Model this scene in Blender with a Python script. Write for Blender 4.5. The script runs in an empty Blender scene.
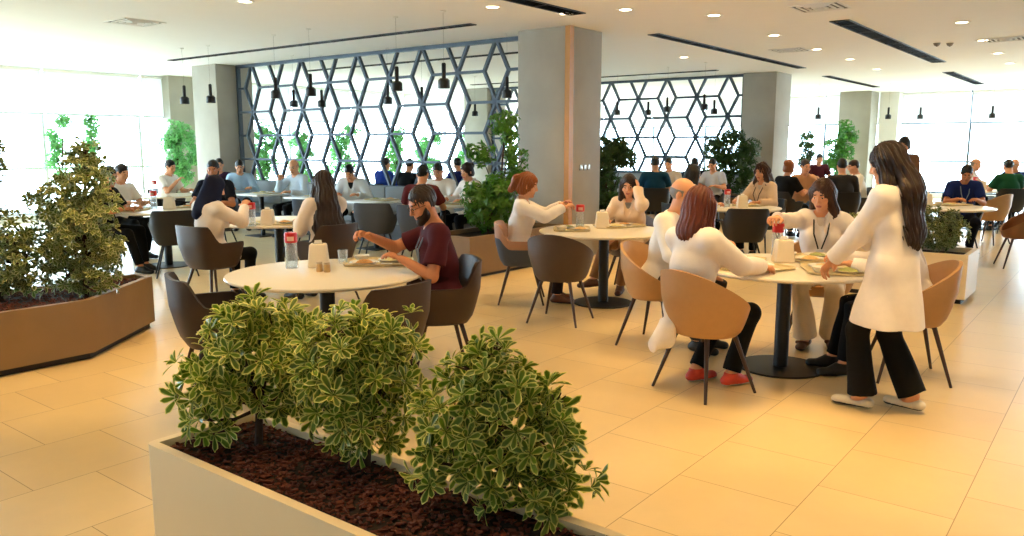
import bpy, bmesh, math, random
import numpy as np
from mathutils import Vector, Matrix

random.seed(7)
RNG = np.random.default_rng(11)
C = bpy.context.scene.collection
PI = math.pi
sc = bpy.context.scene

LP, SKY, EXPO = 58.0, 10.5, 1.02
# ------------------------------------------------------------------ camera model (photo 1024 x 536) and building axes
FPX, CXP, CYP, CAMH = 800.0, 512.0, 268.0, 1.58
PITCH = math.atan(123 / 800.0)
AZ = math.radians(37.7)
SA, CA = math.sin(AZ), math.cos(AZ)
ROT = PI / 2 - AZ                      # local x of building objects runs along u, local y along v
ZC = 3.15                              # ceiling height


def XY(u, v):
    return (u * SA - v * CA, u * CA + v * SA)


def UV(x, y):
    return (x * SA + y * CA, -x * CA + y * SA)


def G(px, py, z=0.0):
    a = (px - CXP) / FPX
    b = (CYP - py) / FPX
    r = (a, math.cos(PITCH) + b * math.sin(PITCH), -math.sin(PITCH) + b * math.cos(PITCH))
    t = (z - CAMH) / r[2]
    return (r[0] * t, r[1] * t, z)


def V3(*a):
    return np.array(a, float)


def nrm(v):
    v = np.asarray(v, float)
    return v / (np.linalg.norm(v) + 1e-12)


# ------------------------------------------------------------------ materials
MATS = {}


def lin(c):
    return tuple((x / 12.92 if x <= 0.04045 else ((x + 0.055) / 1.055) ** 2.4) for x in c)


def mat(name, rgb, rough=0.6, metal=0.0, var=0.08, scale=40.0, bump=0.0, bscale=None, spec=0.5, stretch=None, coat=0.0, trans=0.0):
    """principled material whose colour varies a little with a noise texture"""
    if name in MATS:
        return MATS[name]
    m = bpy.data.materials.new(name)
    m.use_nodes = True
    nt = m.node_tree
    N, L = nt.nodes, nt.links
    N.clear()
    out = N.new('ShaderNodeOutputMaterial')
    b = N.new('ShaderNodeBsdfPrincipled')
    L.new(b.outputs[0], out.inputs[0])
    tc = N.new('ShaderNodeTexCoord')
    mp = N.new('ShaderNodeMapping')
    L.new(tc.outputs['Object'], mp.inputs[0])
    if stretch:
        mp.inputs['Scale'].default_value = stretch
    nz = N.new('ShaderNodeTexNoise')
    nz.inputs['Scale'].default_value = scale
    nz.inputs['Detail'].default_value = 4
    L.new(mp.outputs[0], nz.inputs['Vector'])
    mx = N.new('ShaderNodeMix')
    mx.data_type = 'RGBA'
    c = lin(rgb)
    mx.inputs[6].default_value = tuple(max(0, x * (1 - var)) for x in c) + (1,)
    mx.inputs[7].default_value = tuple(min(1, x * (1 + var)) for x in c) + (1,)
    L.new(nz.outputs['Fac'], mx.inputs[0])
    L.new(mx.outputs[2], b.inputs['Base Color'])
    b.inputs['Roughness'].default_value = rough
    b.inputs['Metallic'].default_value = metal
    b.inputs['Specular IOR Level'].default_value = spec
    b.inputs['Coat Weight'].default_value = coat
    if bump:
        n2 = N.new('ShaderNodeTexNoise')
        n2.inputs['Scale'].default_value = bscale or scale
        n2.inputs['Detail'].default_value = 3
        L.new(mp.outputs[0], n2.inputs['Vector'])
        bp = N.new('ShaderNodeBump')
        bp.inputs['Strength'].default_value = bump
        bp.inputs['Distance'].default_value = 0.004
        L.new(n2.outputs['Fac'], bp.inputs['Height'])
        L.new(bp.outputs[0], b.inputs['Normal'])
    if trans:
        tr = N.new('ShaderNodeBsdfTranslucent')
        L.new(mx.outputs[2], tr.inputs[0])
        ms = N.new('ShaderNodeMixShader')
        ms.inputs[0].default_value = trans
        L.new(b.outputs[0], ms.inputs[1])
        L.new(tr.outputs[0], ms.inputs[2])
        L.new(ms.outputs[0], out.inputs[0])
    MATS[name] = m
    return m


def leaf_mat(name, green, cream, rough=0.4, trans=0.25, lo=0.45, hi=0.8, var=0.35):
    """leaf with a margin colour driven by the mesh attribute 'edge' and tone by 'tone'"""
    if name in MATS:
        return MATS[name]
    m = bpy.data.materials.new(name)
    m.use_nodes = True
    N, L = m.node_tree.nodes, m.node_tree.links
    N.clear()
    out = N.new('ShaderNodeOutputMaterial')
    b = N.new('ShaderNodeBsdfPrincipled')
    at = N.new('ShaderNodeAttribute')
    at.attribute_name = 'edge'
    mr = N.new('ShaderNodeMapRange')
    mr.inputs[1].default_value, mr.inputs[2].default_value = lo, hi
    L.new(at.outputs['Fac'], mr.inputs[0])
    tn = N.new('ShaderNodeAttribute')
    tn.attribute_name = 'tone'
    g = N.new('ShaderNodeMix')
    g.data_type = 'RGBA'
    gl = lin(green)
    g.inputs[6].default_value = tuple(x * (1 - var) for x in gl) + (1,)
    g.inputs[7].default_value = tuple(min(1, x * (1 + var)) for x in gl) + (1,)
    L.new(tn.outputs['Fac'], g.inputs[0])
    mx = N.new('ShaderNodeMix')
    mx.data_type = 'RGBA'
    L.new(mr.outputs[0], mx.inputs[0])
    L.new(g.outputs[2], mx.inputs[6])
    mx.inputs[7].default_value = lin(cream) + (1,)
    L.new(mx.outputs[2], b.inputs['Base Color'])
    b.inputs['Roughness'].default_value = rough
    tr = N.new('ShaderNodeBsdfTranslucent')
    L.new(mx.outputs[2], tr.inputs[0])
    ms = N.new('ShaderNodeMixShader')
    ms.inputs[0].default_value = trans
    L.new(b.outputs[0], ms.inputs[1])
    L.new(tr.outputs[0], ms.inputs[2])
    L.new(ms.outputs[0], out.inputs[0])
    MATS[name] = m
    return m


def emit_mat(name, rgb, s):
    if name in MATS:
        return MATS[name]
    m = bpy.data.materials.new(name)
    m.use_nodes = True
    N, L = m.node_tree.nodes, m.node_tree.links
    N.clear()
    out = N.new('ShaderNodeOutputMaterial')
    e = N.new('ShaderNodeEmission')
    e.inputs[0].default_value = lin(rgb) + (1,)
    e.inputs[1].default_value = s
    L.new(e.outputs[0], out.inputs[0])
    MATS[name] = m
    return m


def pane_mat(name, tint, gloss=0.08, rough=0.02):
    """thin clear pane: mostly see-through with a weak mirror reflection"""
    if name in MATS:
        return MATS[name]
    m = bpy.data.materials.new(name)
    m.use_nodes = True
    N, L = m.node_tree.nodes, m.node_tree.links
    N.clear()
    out = N.new('ShaderNodeOutputMaterial')
    t = N.new('ShaderNodeBsdfTransparent')
    t.inputs[0].default_value = tint + (1,)
    g = N.new('ShaderNodeBsdfGlossy')
    g.inputs['Roughness'].default_value = rough
    fr = N.new('ShaderNodeLayerWeight')
    fr.inputs[0].default_value = .5
    pw = N.new('ShaderNodeMath')
    pw.operation = 'POWER'
    pw.inputs[1].default_value = 5.0
    L.new(fr.outputs['Facing'], pw.inputs[0])
    ml = N.new('ShaderNodeMath')
    ml.operation = 'MULTIPLY_ADD'
    ml.inputs[1].default_value = gloss * 5
    ml.inputs[2].default_value = .03
    ml.use_clamp = True
    L.new(pw.outputs[0], ml.inputs[0])
    ms = N.new('ShaderNodeMixShader')
    L.new(ml.outputs[0], ms.inputs[0])
    L.new(t.outputs[0], ms.inputs[1])
    L.new(g.outputs[0], ms.inputs[2])
    L.new(ms.outputs[0], out.inputs[0])
    MATS[name] = m
    return m


def floor_mat():
    m = bpy.data.materials.new('floor_tiles')
    m.use_nodes = True
    N, L = m.node_tree.nodes, m.node_tree.links
    N.clear()
    out = N.new('ShaderNodeOutputMaterial')
    b = N.new('ShaderNodeBsdfPrincipled')
    tc = N.new('ShaderNodeTexCoord')
    mp = N.new('ShaderNodeMapping')
    mp.inputs['Location'].default_value = (0.57 * 20 + 0.01, 0.57 * 40 - 0.47, 0)
    L.new(tc.outputs['Object'], mp.inputs[0])
    br = N.new('ShaderNodeTexBrick')
    br.offset = 0.5
    br.offset_frequency = 2
    br.squash = 1.0
    br.inputs['Scale'].default_value = 1.0
    br.inputs['Brick Width'].default_value = 0.57
    br.inputs['Row Height'].default_value = 0.57
    br.inputs['Mortar Size'].default_value = 0.0022
    br.inputs['Mortar Smooth'].default_value = 0.2
    br.inputs['Bias'].default_value = 0.0
    br.inputs['Color1'].default_value = lin((0.88, 0.785, 0.60)) + (1,)
    br.inputs['Color2'].default_value = lin((0.85, 0.75, 0.565)) + (1,)
    br.inputs['Mortar'].default_value = lin((0.60, 0.49, 0.34)) + (1,)
    L.new(mp.outputs[0], br.inputs['Vector'])
    nz = N.new('ShaderNodeTexNoise')
    nz.inputs['Scale'].default_value = 2.2
    nz.inputs['Detail'].default_value = 8
    nz.inputs['Roughness'].default_value = 0.65
    L.new(tc.outputs['Object'], nz.inputs['Vector'])
    mr = N.new('ShaderNodeMapRange')
    mr.inputs[3].default_value, mr.inputs[4].default_value = 0.86, 1.1
    L.new(nz.outputs['Fac'], mr.inputs[0])
    mul = N.new('ShaderNodeVectorMath')
    mul.operation = 'MULTIPLY'
    L.new(br.outputs['Color'], mul.inputs[0])
    L.new(mr.outputs[0], mul.inputs[1])
    L.new(mul.outputs[0], b.inputs['Base Color'])
    rr = N.new('ShaderNodeMapRange')
    rr.inputs[3].default_value, rr.inputs[4].default_value = 0.24, 0.36
    L.new(nz.outputs['Fac'], rr.inputs[0])
    L.new(rr.outputs[0], b.inputs['Roughness'])
    b.inputs['Specular IOR Level'].default_value = 0.5
    L.new(b.outputs[0], out.inputs[0])
    return m


# ------------------------------------------------------------------ object helpers
def link(o, parent=None):
    C.objects.link(o)
    if parent is not None:
        o.parent = parent
    return o


def thing(name, label, cat, loc=(0, 0, 0), rz=0.0, group=None):
    o = bpy.data.objects.new(name, None)
    o.empty_display_size = 0.1
    o.location = loc
    o.rotation_euler = (0, 0, rz)
    link(o)
    return tag(o, label, cat, group)


def tag(o, label=None, cat=None, group=None, kind=None):
    if label:
        o['label'] = label
    if cat:
        o['category'] = cat
    if group:
        o['group'] = group
    if kind:
        o['kind'] = kind
    return o


def raw_mesh(name, verts, faces, m, parent=None, smooth=True, sharp=None, loc=None, rz=None):
    me = bpy.data.meshes.new(name)
    if isinstance(verts, np.ndarray) and isinstance(faces, np.ndarray):
        nv, nf, k = len(verts), len(faces), faces.shape[1]
        me.vertices.add(nv)
        me.vertices.foreach_set('co', verts.astype(np.float32).ravel())
        me.loops.add(nf * k)
        me.loops.foreach_set('vertex_index', faces.astype(np.int32).ravel())
        me.polygons.add(nf)
        me.polygons.foreach_set('loop_start', np.arange(0, nf * k, k, dtype=np.int32))
        me.update(calc_edges=True)
    else:
        me.from_pydata([tuple(v) for v in verts], [], [tuple(f) for f in faces])
    me.polygons.foreach_set('use_smooth', np.full(len(me.polygons), smooth, bool))
    if smooth and sharp:
        me.set_sharp_from_angle(angle=math.radians(sharp))
    if m is not None:
        for q in (m if isinstance(m, (list, tuple)) else [m]):
            me.materials.append(q)
    o = bpy.data.objects.new(name, me)
    if loc is not None:
        o.location = loc
    if rz is not None:
        o.rotation_euler = (0, 0, rz)
    return link(o, parent)


def copy_tree(o, parent=None):
    c = o.copy()
    C.objects.link(c)
    c.parent = parent
    for ch in list(o.children):
        copy_tree(ch, c)
    return c


class MB:
    """collects simple shapes into one mesh"""

    def __init__(s):
        s.v, s.f = [], []

    def add(s, v, f):
        n = len(s.v)
        s.v += [tuple(float(x) for x in p) for p in v]
        s.f += [tuple(i + n for i in q) for q in f]
        return s

    def box(s, x0, x1, y0, y1, z0, z1, bev=0.0, rz=0.0, c=(0, 0, 0)):
        bm = bmesh.new()
        bmesh.ops.create_cube(bm, size=1.0)
        for v in bm.verts:
            v.co = Vector(((x0 + x1) / 2 + v.co.x * (x1 - x0), (y0 + y1) / 2 + v.co.y * (y1 - y0), (z0 + z1) / 2 + v.co.z * (z1 - z0)))
        if bev > 0:
            bmesh.ops.bevel(bm, geom=list(bm.edges), offset=bev, segments=2, affect='EDGES', profile=0.5)
        R = Matrix.Rotation(rz, 3, 'Z')
        bm.verts.index_update()
        s.add([R @ v.co + Vector(c) for v in bm.verts], [[v.index for v in f.verts] for f in bm.faces])
        bm.free()
        return s

    def bar(s, a, b, w, d, up=(0, 0, 1)):
        """rectangular bar from a to b, width w across, depth d along 'up' x axis"""
        a, b = np.array(a, float), np.array(b, float)
        t = nrm(b - a)
        n = nrm(np.cross(t, up)) if abs(np.dot(t, up)) < 0.999 else V3(1, 0, 0)
        q = np.cross(n, t)
        vs = []
        for p in (a, b):
            for i, j in ((-1, -1), (1, -1), (1, 1), (-1, 1)):
                vs.append(p + n * i * w / 2 + q * j * d / 2)
        return s.add(vs, [(3, 2, 1, 0), (4, 5, 6, 7), (0, 1, 5, 4), (1, 2, 6, 5), (2, 3, 7, 6), (3, 0, 4, 7)])

    def tube(s, pts, rad, seg=10, cap=True):
        pts = [np.array(p, float) for p in pts]
        rad = rad if isinstance(rad, (list, tuple)) else [rad] * len(pts)
        vs, fs = [], []
        ref = None
        for i, p in enumerate(pts):
            t = nrm((pts[min(i + 1, len(pts) - 1)] - pts[max(i - 1, 0)]))
            if ref is None:
                ref = nrm(np.cross(t, V3(0.3, 0.9, 0.2) if abs(t[2]) > 0.8 else V3(0, 0, 1)))
            ref = nrm(ref - t * np.dot(ref, t))
            q = np.cross(t, ref)
            for k in range(seg):
                an = 2 * PI * k / seg
                vs.append(p + rad[i] * (ref * math.cos(an) + q * math.sin(an)))
        for i in range(len(pts) - 1):
            for k in range(seg):
                a, b = i * seg + k, i * seg + (k + 1) % seg
                fs.append((a, b, b + seg, a + seg))
        if cap:
            fs.append(tuple(range(seg - 1, -1, -1)))
            n = (len(pts) - 1) * seg
            fs.append(tuple(n + k for k in range(seg)))
        return s.add(vs, fs)

    def lathe(s, prof, seg=32, c=(0, 0, 0), sx=1.0, sy=1.0):
        """profile [(r,z)] turned about z; ends with r=0 are closed"""
        vs, fs = [], []
        for r, z in prof:
            for k in range(seg):
                an = 2 * PI * k / seg
                vs.append((c[0] + sx * r * math.cos(an), c[1] + sy * r * math.sin(an), c[2] + z))
        for i in range(len(prof) - 1):
            for k in range(seg):
                a, b = i * seg + k, i * seg + (k + 1) % seg
                fs.append((a, b, b + seg, a + seg))
        fs.append(tuple(range(seg - 1, -1, -1)))
        n = (len(prof) - 1) * seg
        fs.append(tuple(n + k for k in range(seg)))
        return s.add(vs, fs)

    def prism(s, poly, z0, z1):
        n = len(poly)
        vs = [(x, y, z0) for x, y in poly] + [(x, y, z1) for x, y in poly]
        fs = [tuple(range(n - 1, -1, -1)), tuple(range(n, 2 * n))]
        for i in range(n):
            j = (i + 1) % n
            fs.append((i, j, n + j, n + i))
        return s.add(vs, fs)

    def build(s, name, m, parent=None, smooth=True, sharp=35, loc=None, rz=None):
        return raw_mesh(name, s.v, s.f, m, parent, smooth, sharp, loc, rz)


# ------------------------------------------------------------------ implicit surfaces (for bodies, clothes, hair)
BIG = 9.0


def rcone(a, b, ra, rb, n=None, s=1.0, capa=False, capb=False):
    """tapered capsule, optionally flattened along n by s, optionally cut flat at an end"""
    a, b = np.asarray(a, float), np.asarray(b, float)
    ab = b - a
    d = nrm(ab)
    if n is not None:
        n = nrm(n)
        kk = 1.0 / s - 1.0
        ab2 = ab + n * (np.dot(ab, n) * kk)
    else:
        ab2 = ab
    L2 = float(np.dot(ab2, ab2)) + 1e-12

    def f(X, Y, Z):
        x, y, z = X - a[0], Y - a[1], Z - a[2]
        if capa or capb:
            pl = x * d[0] + y * d[1] + z * d[2]
        if n is not None:
            q = (x * n[0] + y * n[1] + z * n[2]) * kk
            x, y, z = x + q * n[0], y + q * n[1], z + q * n[2]
        t = np.clip((x * ab2[0] + y * ab2[1] + z * ab2[2]) / L2, 0, 1)
        r = np.sqrt((x - t * ab2[0]) ** 2 + (y - t * ab2[1]) ** 2 + (z - t * ab2[2]) ** 2) - (ra + (rb - ra) * t)
        r = r * s
        if capb:
            r = np.maximum(r, pl - np.linalg.norm(ab))
        if capa:
            r = np.maximum(r, -pl)
        return r
    m = max(ra, rb)
    return f, np.minimum(a, b) - m, np.maximum(a, b) + m


def ell(c, rad, R=None):
    """ellipsoid; R columns are its axes"""
    c = np.asarray(c, float)
    R = np.eye(3) if R is None else R
    rx, ry, rz = rad

    def f(X, Y, Z):
        x, y, z = X - c[0], Y - c[1], Z - c[2]
        p = (x * R[0, 0] + y * R[1, 0] + z * R[2, 0]) / rx
        q = (x * R[0, 1] + y * R[1, 1] + z * R[2, 1]) / ry
        w = (x * R[0, 2] + y * R[1, 2] + z * R[2, 2]) / rz
        k0 = np.sqrt(p * p + q * q + w * w)
        k1 = np.sqrt((p / rx) ** 2 + (q / ry) ** 2 + (w / rz) ** 2) + 1e-9
        return k0 * (k0 - 1) / k1
    e = np.sqrt((R[:, 0] * rx) ** 2 + (R[:, 1] * ry) ** 2 + (R[:, 2] * rz) ** 2)
    return f, c - e, c + e


def half(p, n):
    """keeps the side that n points away from"""
    p, n = np.asarray(p, float), nrm(n)
    return (lambda X, Y, Z: (X - p[0]) * n[0] + (Y - p[1]) * n[1] + (Z - p[2]) * n[2])


def sdf_mesh(ops, h, fold=None):
    us = [o for o in ops if o[0] == 'u']
    lo = np.min([o[1][1] for o in us], axis=0) - 4 * h
    hi = np.max([o[1][2] for o in us], axis=0) + 4 * h
    n = np.ceil((hi - lo) / h).astype(int) + 1
    F = np.full(n, BIG, np.float32)
    ax = [(lo[i] + h * np.arange(n[i])).astype(np.float32) for i in range(3)]

    def reg(a, b):
        i0 = np.clip(np.floor((a - lo) / h).astype(int), 0, n)
        i1 = np.clip(np.ceil((b - lo) / h).astype(int) + 1, 0, n)
        sl = tuple(slice(i0[i], i1[i]) for i in range(3))
        return sl, (ax[0][sl[0]][:, None, None], ax[1][sl[1]][None, :, None], ax[2][sl[2]][None, None, :])
    for o in ops:
        if o[0] in 'us':
            (f, a, b), k = o[1], o[2]
            m = k + 3 * h
            sl, P = reg(a - m, b + m)
            A = F[sl]
            if A.size == 0:
                continue
            d = f(*P).astype(np.float32)
            if o[0] == 'u':
                if k > 0:
                    t = np.clip(0.5 + 0.5 * (A - d) / k, 0, 1)
                    F[sl] = A + (d - A) * t - k * t * (1 - t)
                else:
                    F[sl] = np.minimum(A, d)
            else:
                d = -d
                if k > 0:
                    t = np.clip(0.5 - 0.5 * (A - d) / k, 0, 1)
                    F[sl] = A + (d - A) * t + k * t * (1 - t)
                else:
                    F[sl] = np.maximum(A, d)
        elif o[0] == 'c':
            sl, P = reg(lo, hi)
            F[:] = np.maximum(F, o[1](*P))
        elif o[0] == 'f':                                   # surface wobble
            sl, P = reg(lo, hi)
            F += np.where(F < 1, o[1](*P), 0).astype(np.float32)
    S = F < 0
    cnt = np.zeros(n - 1, np.uint8)
    for i in (0, 1):
        for j in (0, 1):
            for k in (0, 1):
                cnt += S[i:n[0] - 1 + i, j:n[1] - 1 + j, k:n[2] - 1 + k]
    ijk = np.argwhere((cnt > 0) & (cnt < 8))
    idx = np.full(n - 1, -1, np.int32)
    idx[ijk[:, 0], ijk[:, 1], ijk[:, 2]] = np.arange(len(ijk))
    cor = [(i, j, k) for i in (0, 1) for j in (0, 1) for k in (0, 1)]
    vals = np.stack([F[ijk[:, 0] + c[0], ijk[:, 1] + c[1], ijk[:, 2] + c[2]] for c in cor], 1)
    acc = np.zeros((len(ijk), 3))
    num = np.zeros(len(ijk))
    for a in range(8):
        for b in range(a + 1, 8):
            if sum(abs(cor[a][q] - cor[b][q]) for q in range(3)) != 1:
                continue
            fa, fb = vals[:, a], vals[:, b]
            cr = (fa < 0) != (fb < 0)
            t = np.where(cr, fa / np.where(cr, fa - fb, 1), 0)[:, None]
            p = np.array(cor[a]) + t * (np.array(cor[b]) - np.array(cor[a]))
            acc += np.where(cr[:, None], p, 0)
            num += cr
    verts = lo + h * (ijk + acc / num[:, None])
    faces = []
    for axd in range(3):
        o1, o2 = (axd + 1) % 3, (axd + 2) % 3
        A = [slice(None)] * 3
        B = [slice(None)] * 3
        A[axd] = slice(0, n[axd] - 1)
        B[axd] = slice(1, n[axd])
        sa, sb = S[tuple(A)], S[tuple(B)]
        e = np.argwhere(sa != sb)
        e = e[(e[:, o1] > 0) & (e[:, o1] < n[o1] - 1) & (e[:, o2] > 0) & (e[:, o2] < n[o2] - 1)]
        ins = sa[e[:, 0], e[:, 1], e[:, 2]]

        def cell(d1, d2):
            q = e.copy()
            q[:, o1] += d1
            q[:, o2] += d2
            return idx[q[:, 0], q[:, 1], q[:, 2]]
        Q = np.stack([cell(-1, -1), cell(0, -1), cell(0, 0), cell(-1, 0)], 1)
        Q[~ins] = Q[~ins][:, ::-1]
        faces.append(Q)
    return verts, np.concatenate(faces)


def sdf_obj(name, ops, h, m, parent=None, colour=None, loc=None):
    v, f = sdf_mesh(ops, h)
    o = raw_mesh(name, v, f, m, parent, loc=loc)
    if colour is not None:
        ctr = v[f].mean(axis=1)
        o.data.polygons.foreach_set('material_index', colour(ctr).astype(np.int32))
    return o


def folds(amp, seed=0):
    r = np.random.default_rng(seed)
    ws = [(r.normal(size=3) * V3(22, 22, 10), r.uniform(0, 6)) for _ in range(5)]

    def f(X, Y, Z):
        t = 0
        for w, p in ws:
            t = t + np.sin(X * w[0] + Y * w[1] + Z * w[2] + p)
        return amp * t / 2
    return f


# ------------------------------------------------------------------ people
def rotm(ax, a):
    return np.array(Matrix.Rotation(a, 3, ax))


def ik(S, W, l1, l2, pole):
    d = W - S
    L = min(np.linalg.norm(d), 0.995 * (l1 + l2))
    u = nrm(d)
    W = S + u * L
    a = (l1 * l1 - l2 * l2 + L * L) / (2 * L)
    hh = math.sqrt(max(l1 * l1 - a * a, 1e-6))
    p = np.asarray(pole, float)
    p = nrm(p - u * np.dot(p, u))
    return S + u * a + p * hh, W


def hand_ops(W, d, n, right, curl=0.5, s=1.0):
    d = nrm(d)
    n = nrm(n - d * np.dot(n, d))
    t = np.cross(d, n) * (1 if right else -1)
    ops = [('u', rcone(W + d * .015 * s, W + d * .072 * s, .030 * s, .042 * s, n, .42), .012)]
    for o, L, b in ((.031, .070, .088), (.0105, .079, .093), (-.0105, .073, .090), (-.031, .056, .082)):
        p = W + t * o * s + d * b * s * .93
        sp = nrm(d + t * o * 3.0)
        an = curl * .5
        rr = .0095 * s
        for seg, fr in enumerate((.45, .32, .25)):
            dd = sp * math.cos(an) + n * math.sin(an)
            q = p + dd * L * fr * s
            ops.append(('u', rcone(p, q, rr, rr * .92, None), .004))
            p, rr = q, rr * .92
            an += curl * .75
    p = W + d * .025 * s + t * .030 * s
    q = p + nrm(t * .75 + d * .65 + n * .35) * .046 * s
    ops.append(('u', rcone(p, q, .0145 * s, .0115 * s), .008))
    ops.append(('u', rcone(q, q + nrm(d * .85 + t * (.25 - .4 * curl) + n * .55 * curl) * .036 * s, .0112 * s, .009 * s), .004))
    return ops


SKINS = {'fair': (0.86, 0.62, 0.47), 'mid': (0.78, 0.52, 0.37), 'tan': (0.70, 0.45, 0.30)}
HAIRS = {'black': (0.075, 0.06, 0.055), 'dark': (0.17, 0.10, 0.065), 'brown': (0.25, 0.14, 0.085), 'red': (0.36, 0.15, 0.075), 'auburn': (0.55, 0.30, 0.13), 'grey': (0.5, 0.47, 0.44)}


def cloth(name, rgb):
    return mat('cloth_' + name, rgb, rough=0.85, var=0.06, scale=25, bump=0.25, bscale=220, spec=0.2)


def hair_mat(name):
    return mat('hair_' + name, HAIRS[name], rough=0.42, var=0.45, scale=30, bump=0.6, bscale=60, stretch=(6, 6, 0.6), spec=0.4)


def person(label, pos, heading, seated=True, s=1.0, female=True, lean=8, twist=0, hyaw=0, hpitch=15, R=(.17, .38, .80), L=(-.17, .36, .79),
           skin='fair', hair='long', hc='dark', top='coat', topc=('white', (0.93, 0.90, 0.88)), sleeve='long', legs=('black', (0.05, 0.05, 0.055)),
           shoes=('black', (0.05, 0.05, 0.05)), shoestyle='shoe', feet=None, footdir=None, knees=None, flare=False, inner=None, beard=False, glasses=False,
           lanyard=None, elb=(1, 1), curlR=.8, curlL=.6, h=.012, palmR=(0, .1, -1), palmL=(0, .1, -1), hem=None, tail=False, poleR=None, poleL=None, hw=1.0, z0=0.0, group=None, pelz=.545):
    pos = (pos[0], pos[1], z0)
    rz = math.atan2(-heading[0], heading[1])
    root = thing('person', label, 'person', pos, rz, group)
    X, Y, Z = V3(1, 0, 0), V3(0, 1, 0), V3(0, 0, 1)
    pel = V3(0, -.03, pelz) if seated else V3(0, 0, .925 * s)
    th = math.radians(lean)
    TR = rotm('Z', math.radians(twist)) @ rotm('X', -th)
    tx, ty, tz = TR[:, 0], TR[:, 1], TR[:, 2]
    sw = (.150 if female else .175) * s
    bw = 1.0 if female else 1.1
    chest = pel + tz * .31 * s
    shl = pel + tz * .445 * s
    neck = pel + tz * .49 * s - ty * .005
    HR = rotm('Z', math.radians(hyaw + twist * .5)) @ rotm('X', -math.radians(hpitch))
    hb = neck + nrm(tz * .6 + Z * .4 + ty * .25) * .06 * s
    hcn = hb + HR[:, 2] * .115 * s + HR[:, 1] * .02 * s

    def hp(x, y, z):
        return hcn + s * (HR[:, 0] * x + HR[:, 1] * y + HR[:, 2] * z)

    SR, SL = shl + tx * sw, shl - tx * sw
    l1, l2 = .275 * s, .245 * s
    ER, WR = ik(SR, V3(*R), l1, l2, V3(*poleR) if poleR else V3(.55 * elb[0], -.45, -.7))
    EL, WL = ik(SL, V3(*L), l1, l2, V3(*poleL) if poleL else V3(-.55 * elb[1], -.45, -.7))
    hipR, hipL = pel + X * .088 * s - Z * .02, pel - X * .088 * s - Z * .02
    if feet is None:
        feet = ((.10, .36, .085), (-.10, .34, .085)) if seated else ((.08, 0, .085), (-.08, 0, .085))
    if footdir is None:
        footdir = ((.15, 1), (-.15, 1))
    kp = knees or ((.12, 1, .45), (-.12, 1, .45))
    lt, ls = .425 * s, .425 * s
    KR, AR = ik(hipR, V3(*feet[0]), lt, ls, V3(*kp[0]))
    KL, AL = ik(hipL, V3(*feet[1]), lt, ls, V3(*kp[1]))

    def torso(inf, k=.05):
        o = [('u', rcone(pel - X * .055 * s, pel + X * .055 * s, .105 * s * bw ** .5 + inf, .105 * s * bw ** .5 + inf, ty, .85), k),
             ('u', rcone(pel + tz * .06 * s, chest - tz * .06 * s, (.125 if female else .14) * s + inf, (.130 if female else .152) * s + inf, ty, .74), k),
             ('u', rcone(chest - tz * .03 * s, chest + tz * .07 * s, .142 * s * bw + inf, .130 * s * bw + inf, ty, .68), k),
             ('u', rcone(SL + tx * .02, SR - tx * .02, .050 * s + inf, .050 * s + inf), k),
             ('u', rcone(neck - tz * .01, SR - tx * .03, .05 * s + inf * .7, .045 * s + inf), .04),
             ('u', rcone(neck - tz * .01, SL + tx * .03, .05 * s + inf * .7, .045 * s + inf), .04)]
        if female:
            for q in (-1, 1):
                o.append(('u', ell(chest + tx * q * .065 * s + ty * .078 * s + tz * .005, (.06 * s + inf, .05 * s + inf, .06 * s + inf), TR), .03))
        return o

    near = h < .008
    # --- body (one continuous surface)
    ops = torso(0)
    for S_, E_, W_ in ((SR, ER, WR), (SL, EL, WL)):
        ops += [('u', rcone(S_, E_, .046 * s * bw, .037 * s * bw), .02), ('u', rcone(E_, W_, .038 * s * bw, .025 * s * bw), .012)]
    for H_, K_, A_ in ((hipR, KR, AR), (hipL, KL, AL)):
        ops += [('u', rcone(H_, K_, .070 * s, .044 * s), .03), ('u', rcone(K_, A_, .043 * s, .031 * s), .02)]
        ops += [('u', ell(K_ * .65 + A_ * .35, (.043 * s, .043 * s, .08 * s)), .03)]
    for A_, fd in ((AR, footdir[0]), (AL, footdir[1])):
        f3 = nrm(V3(fd[0], fd[1], 0))
        ops += [('u', rcone(A_ + Z * .01, A_ - Z * .04 + f3 * .04, .034 * s, .03 * s), .02), ('u', rcone(A_ - Z * .045 - f3 * .03, A_ - Z * .06 + f3 * .14, .028 * s, .022 * s, Z, .8), .02)]
    ops += [('u', rcone(neck - tz * .03, hp(0, -.015, -.05), .050 * s * bw, .049 * s * bw), .02)]
    ops += [('u', ell(hp(0, -.012, .03), (.074 * s, .092 * s, .088 * s), HR), .01),
            ('u', ell(hp(0, .022, -.045), (.057 * s * (1 if female else 1.06), .066 * s, .076 * s), HR), .03),
            ('u', ell(hp(0, .068, -.100), (.022 * s * bw, .018 * s, .016 * s), HR), .02),
            ('u', rcone(hp(-.03, .073, .026), hp(.03, .073, .026), .013 * s, .013 * s), .012)]
    for q in (-1, 1):
        ops += [('s', ell(hp(q * .031, .098, .004), (.017 * s, .013 * s, .012 * s), HR), .008),
                ('u', ell(hp(q * .031, .0745, .004), (.0125 * s,) * 3, HR), .002),
                ('u', ell(hp(q * .045, .058, -.03), (.02 * s, .018 * s, .02 * s), HR), .015),
                ('u', ell(hp(q * .077, -.006, -.008), (.009 * s, .019 * s, .031 * s), HR), .005)]
    ops += [('u', rcone(hp(0, .085, .012), hp(0, .1035, -.028), .0075 * s, .0108 * s), .010),
            ('u', rcone(hp(-.011, .091, -.033), hp(.011, .091, -.033), .0085 * s, .0085 * s), .006),
            ('u', rcone(hp(-.016, .081, -.060), hp(.016, .081, -.060), .0068 * s, .0068 * s), .005),
            ('u', rcone(hp(-.012, .080, -.070), hp(.012, .080, -.070), .0078 * s, .0078 * s), .005)]
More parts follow.
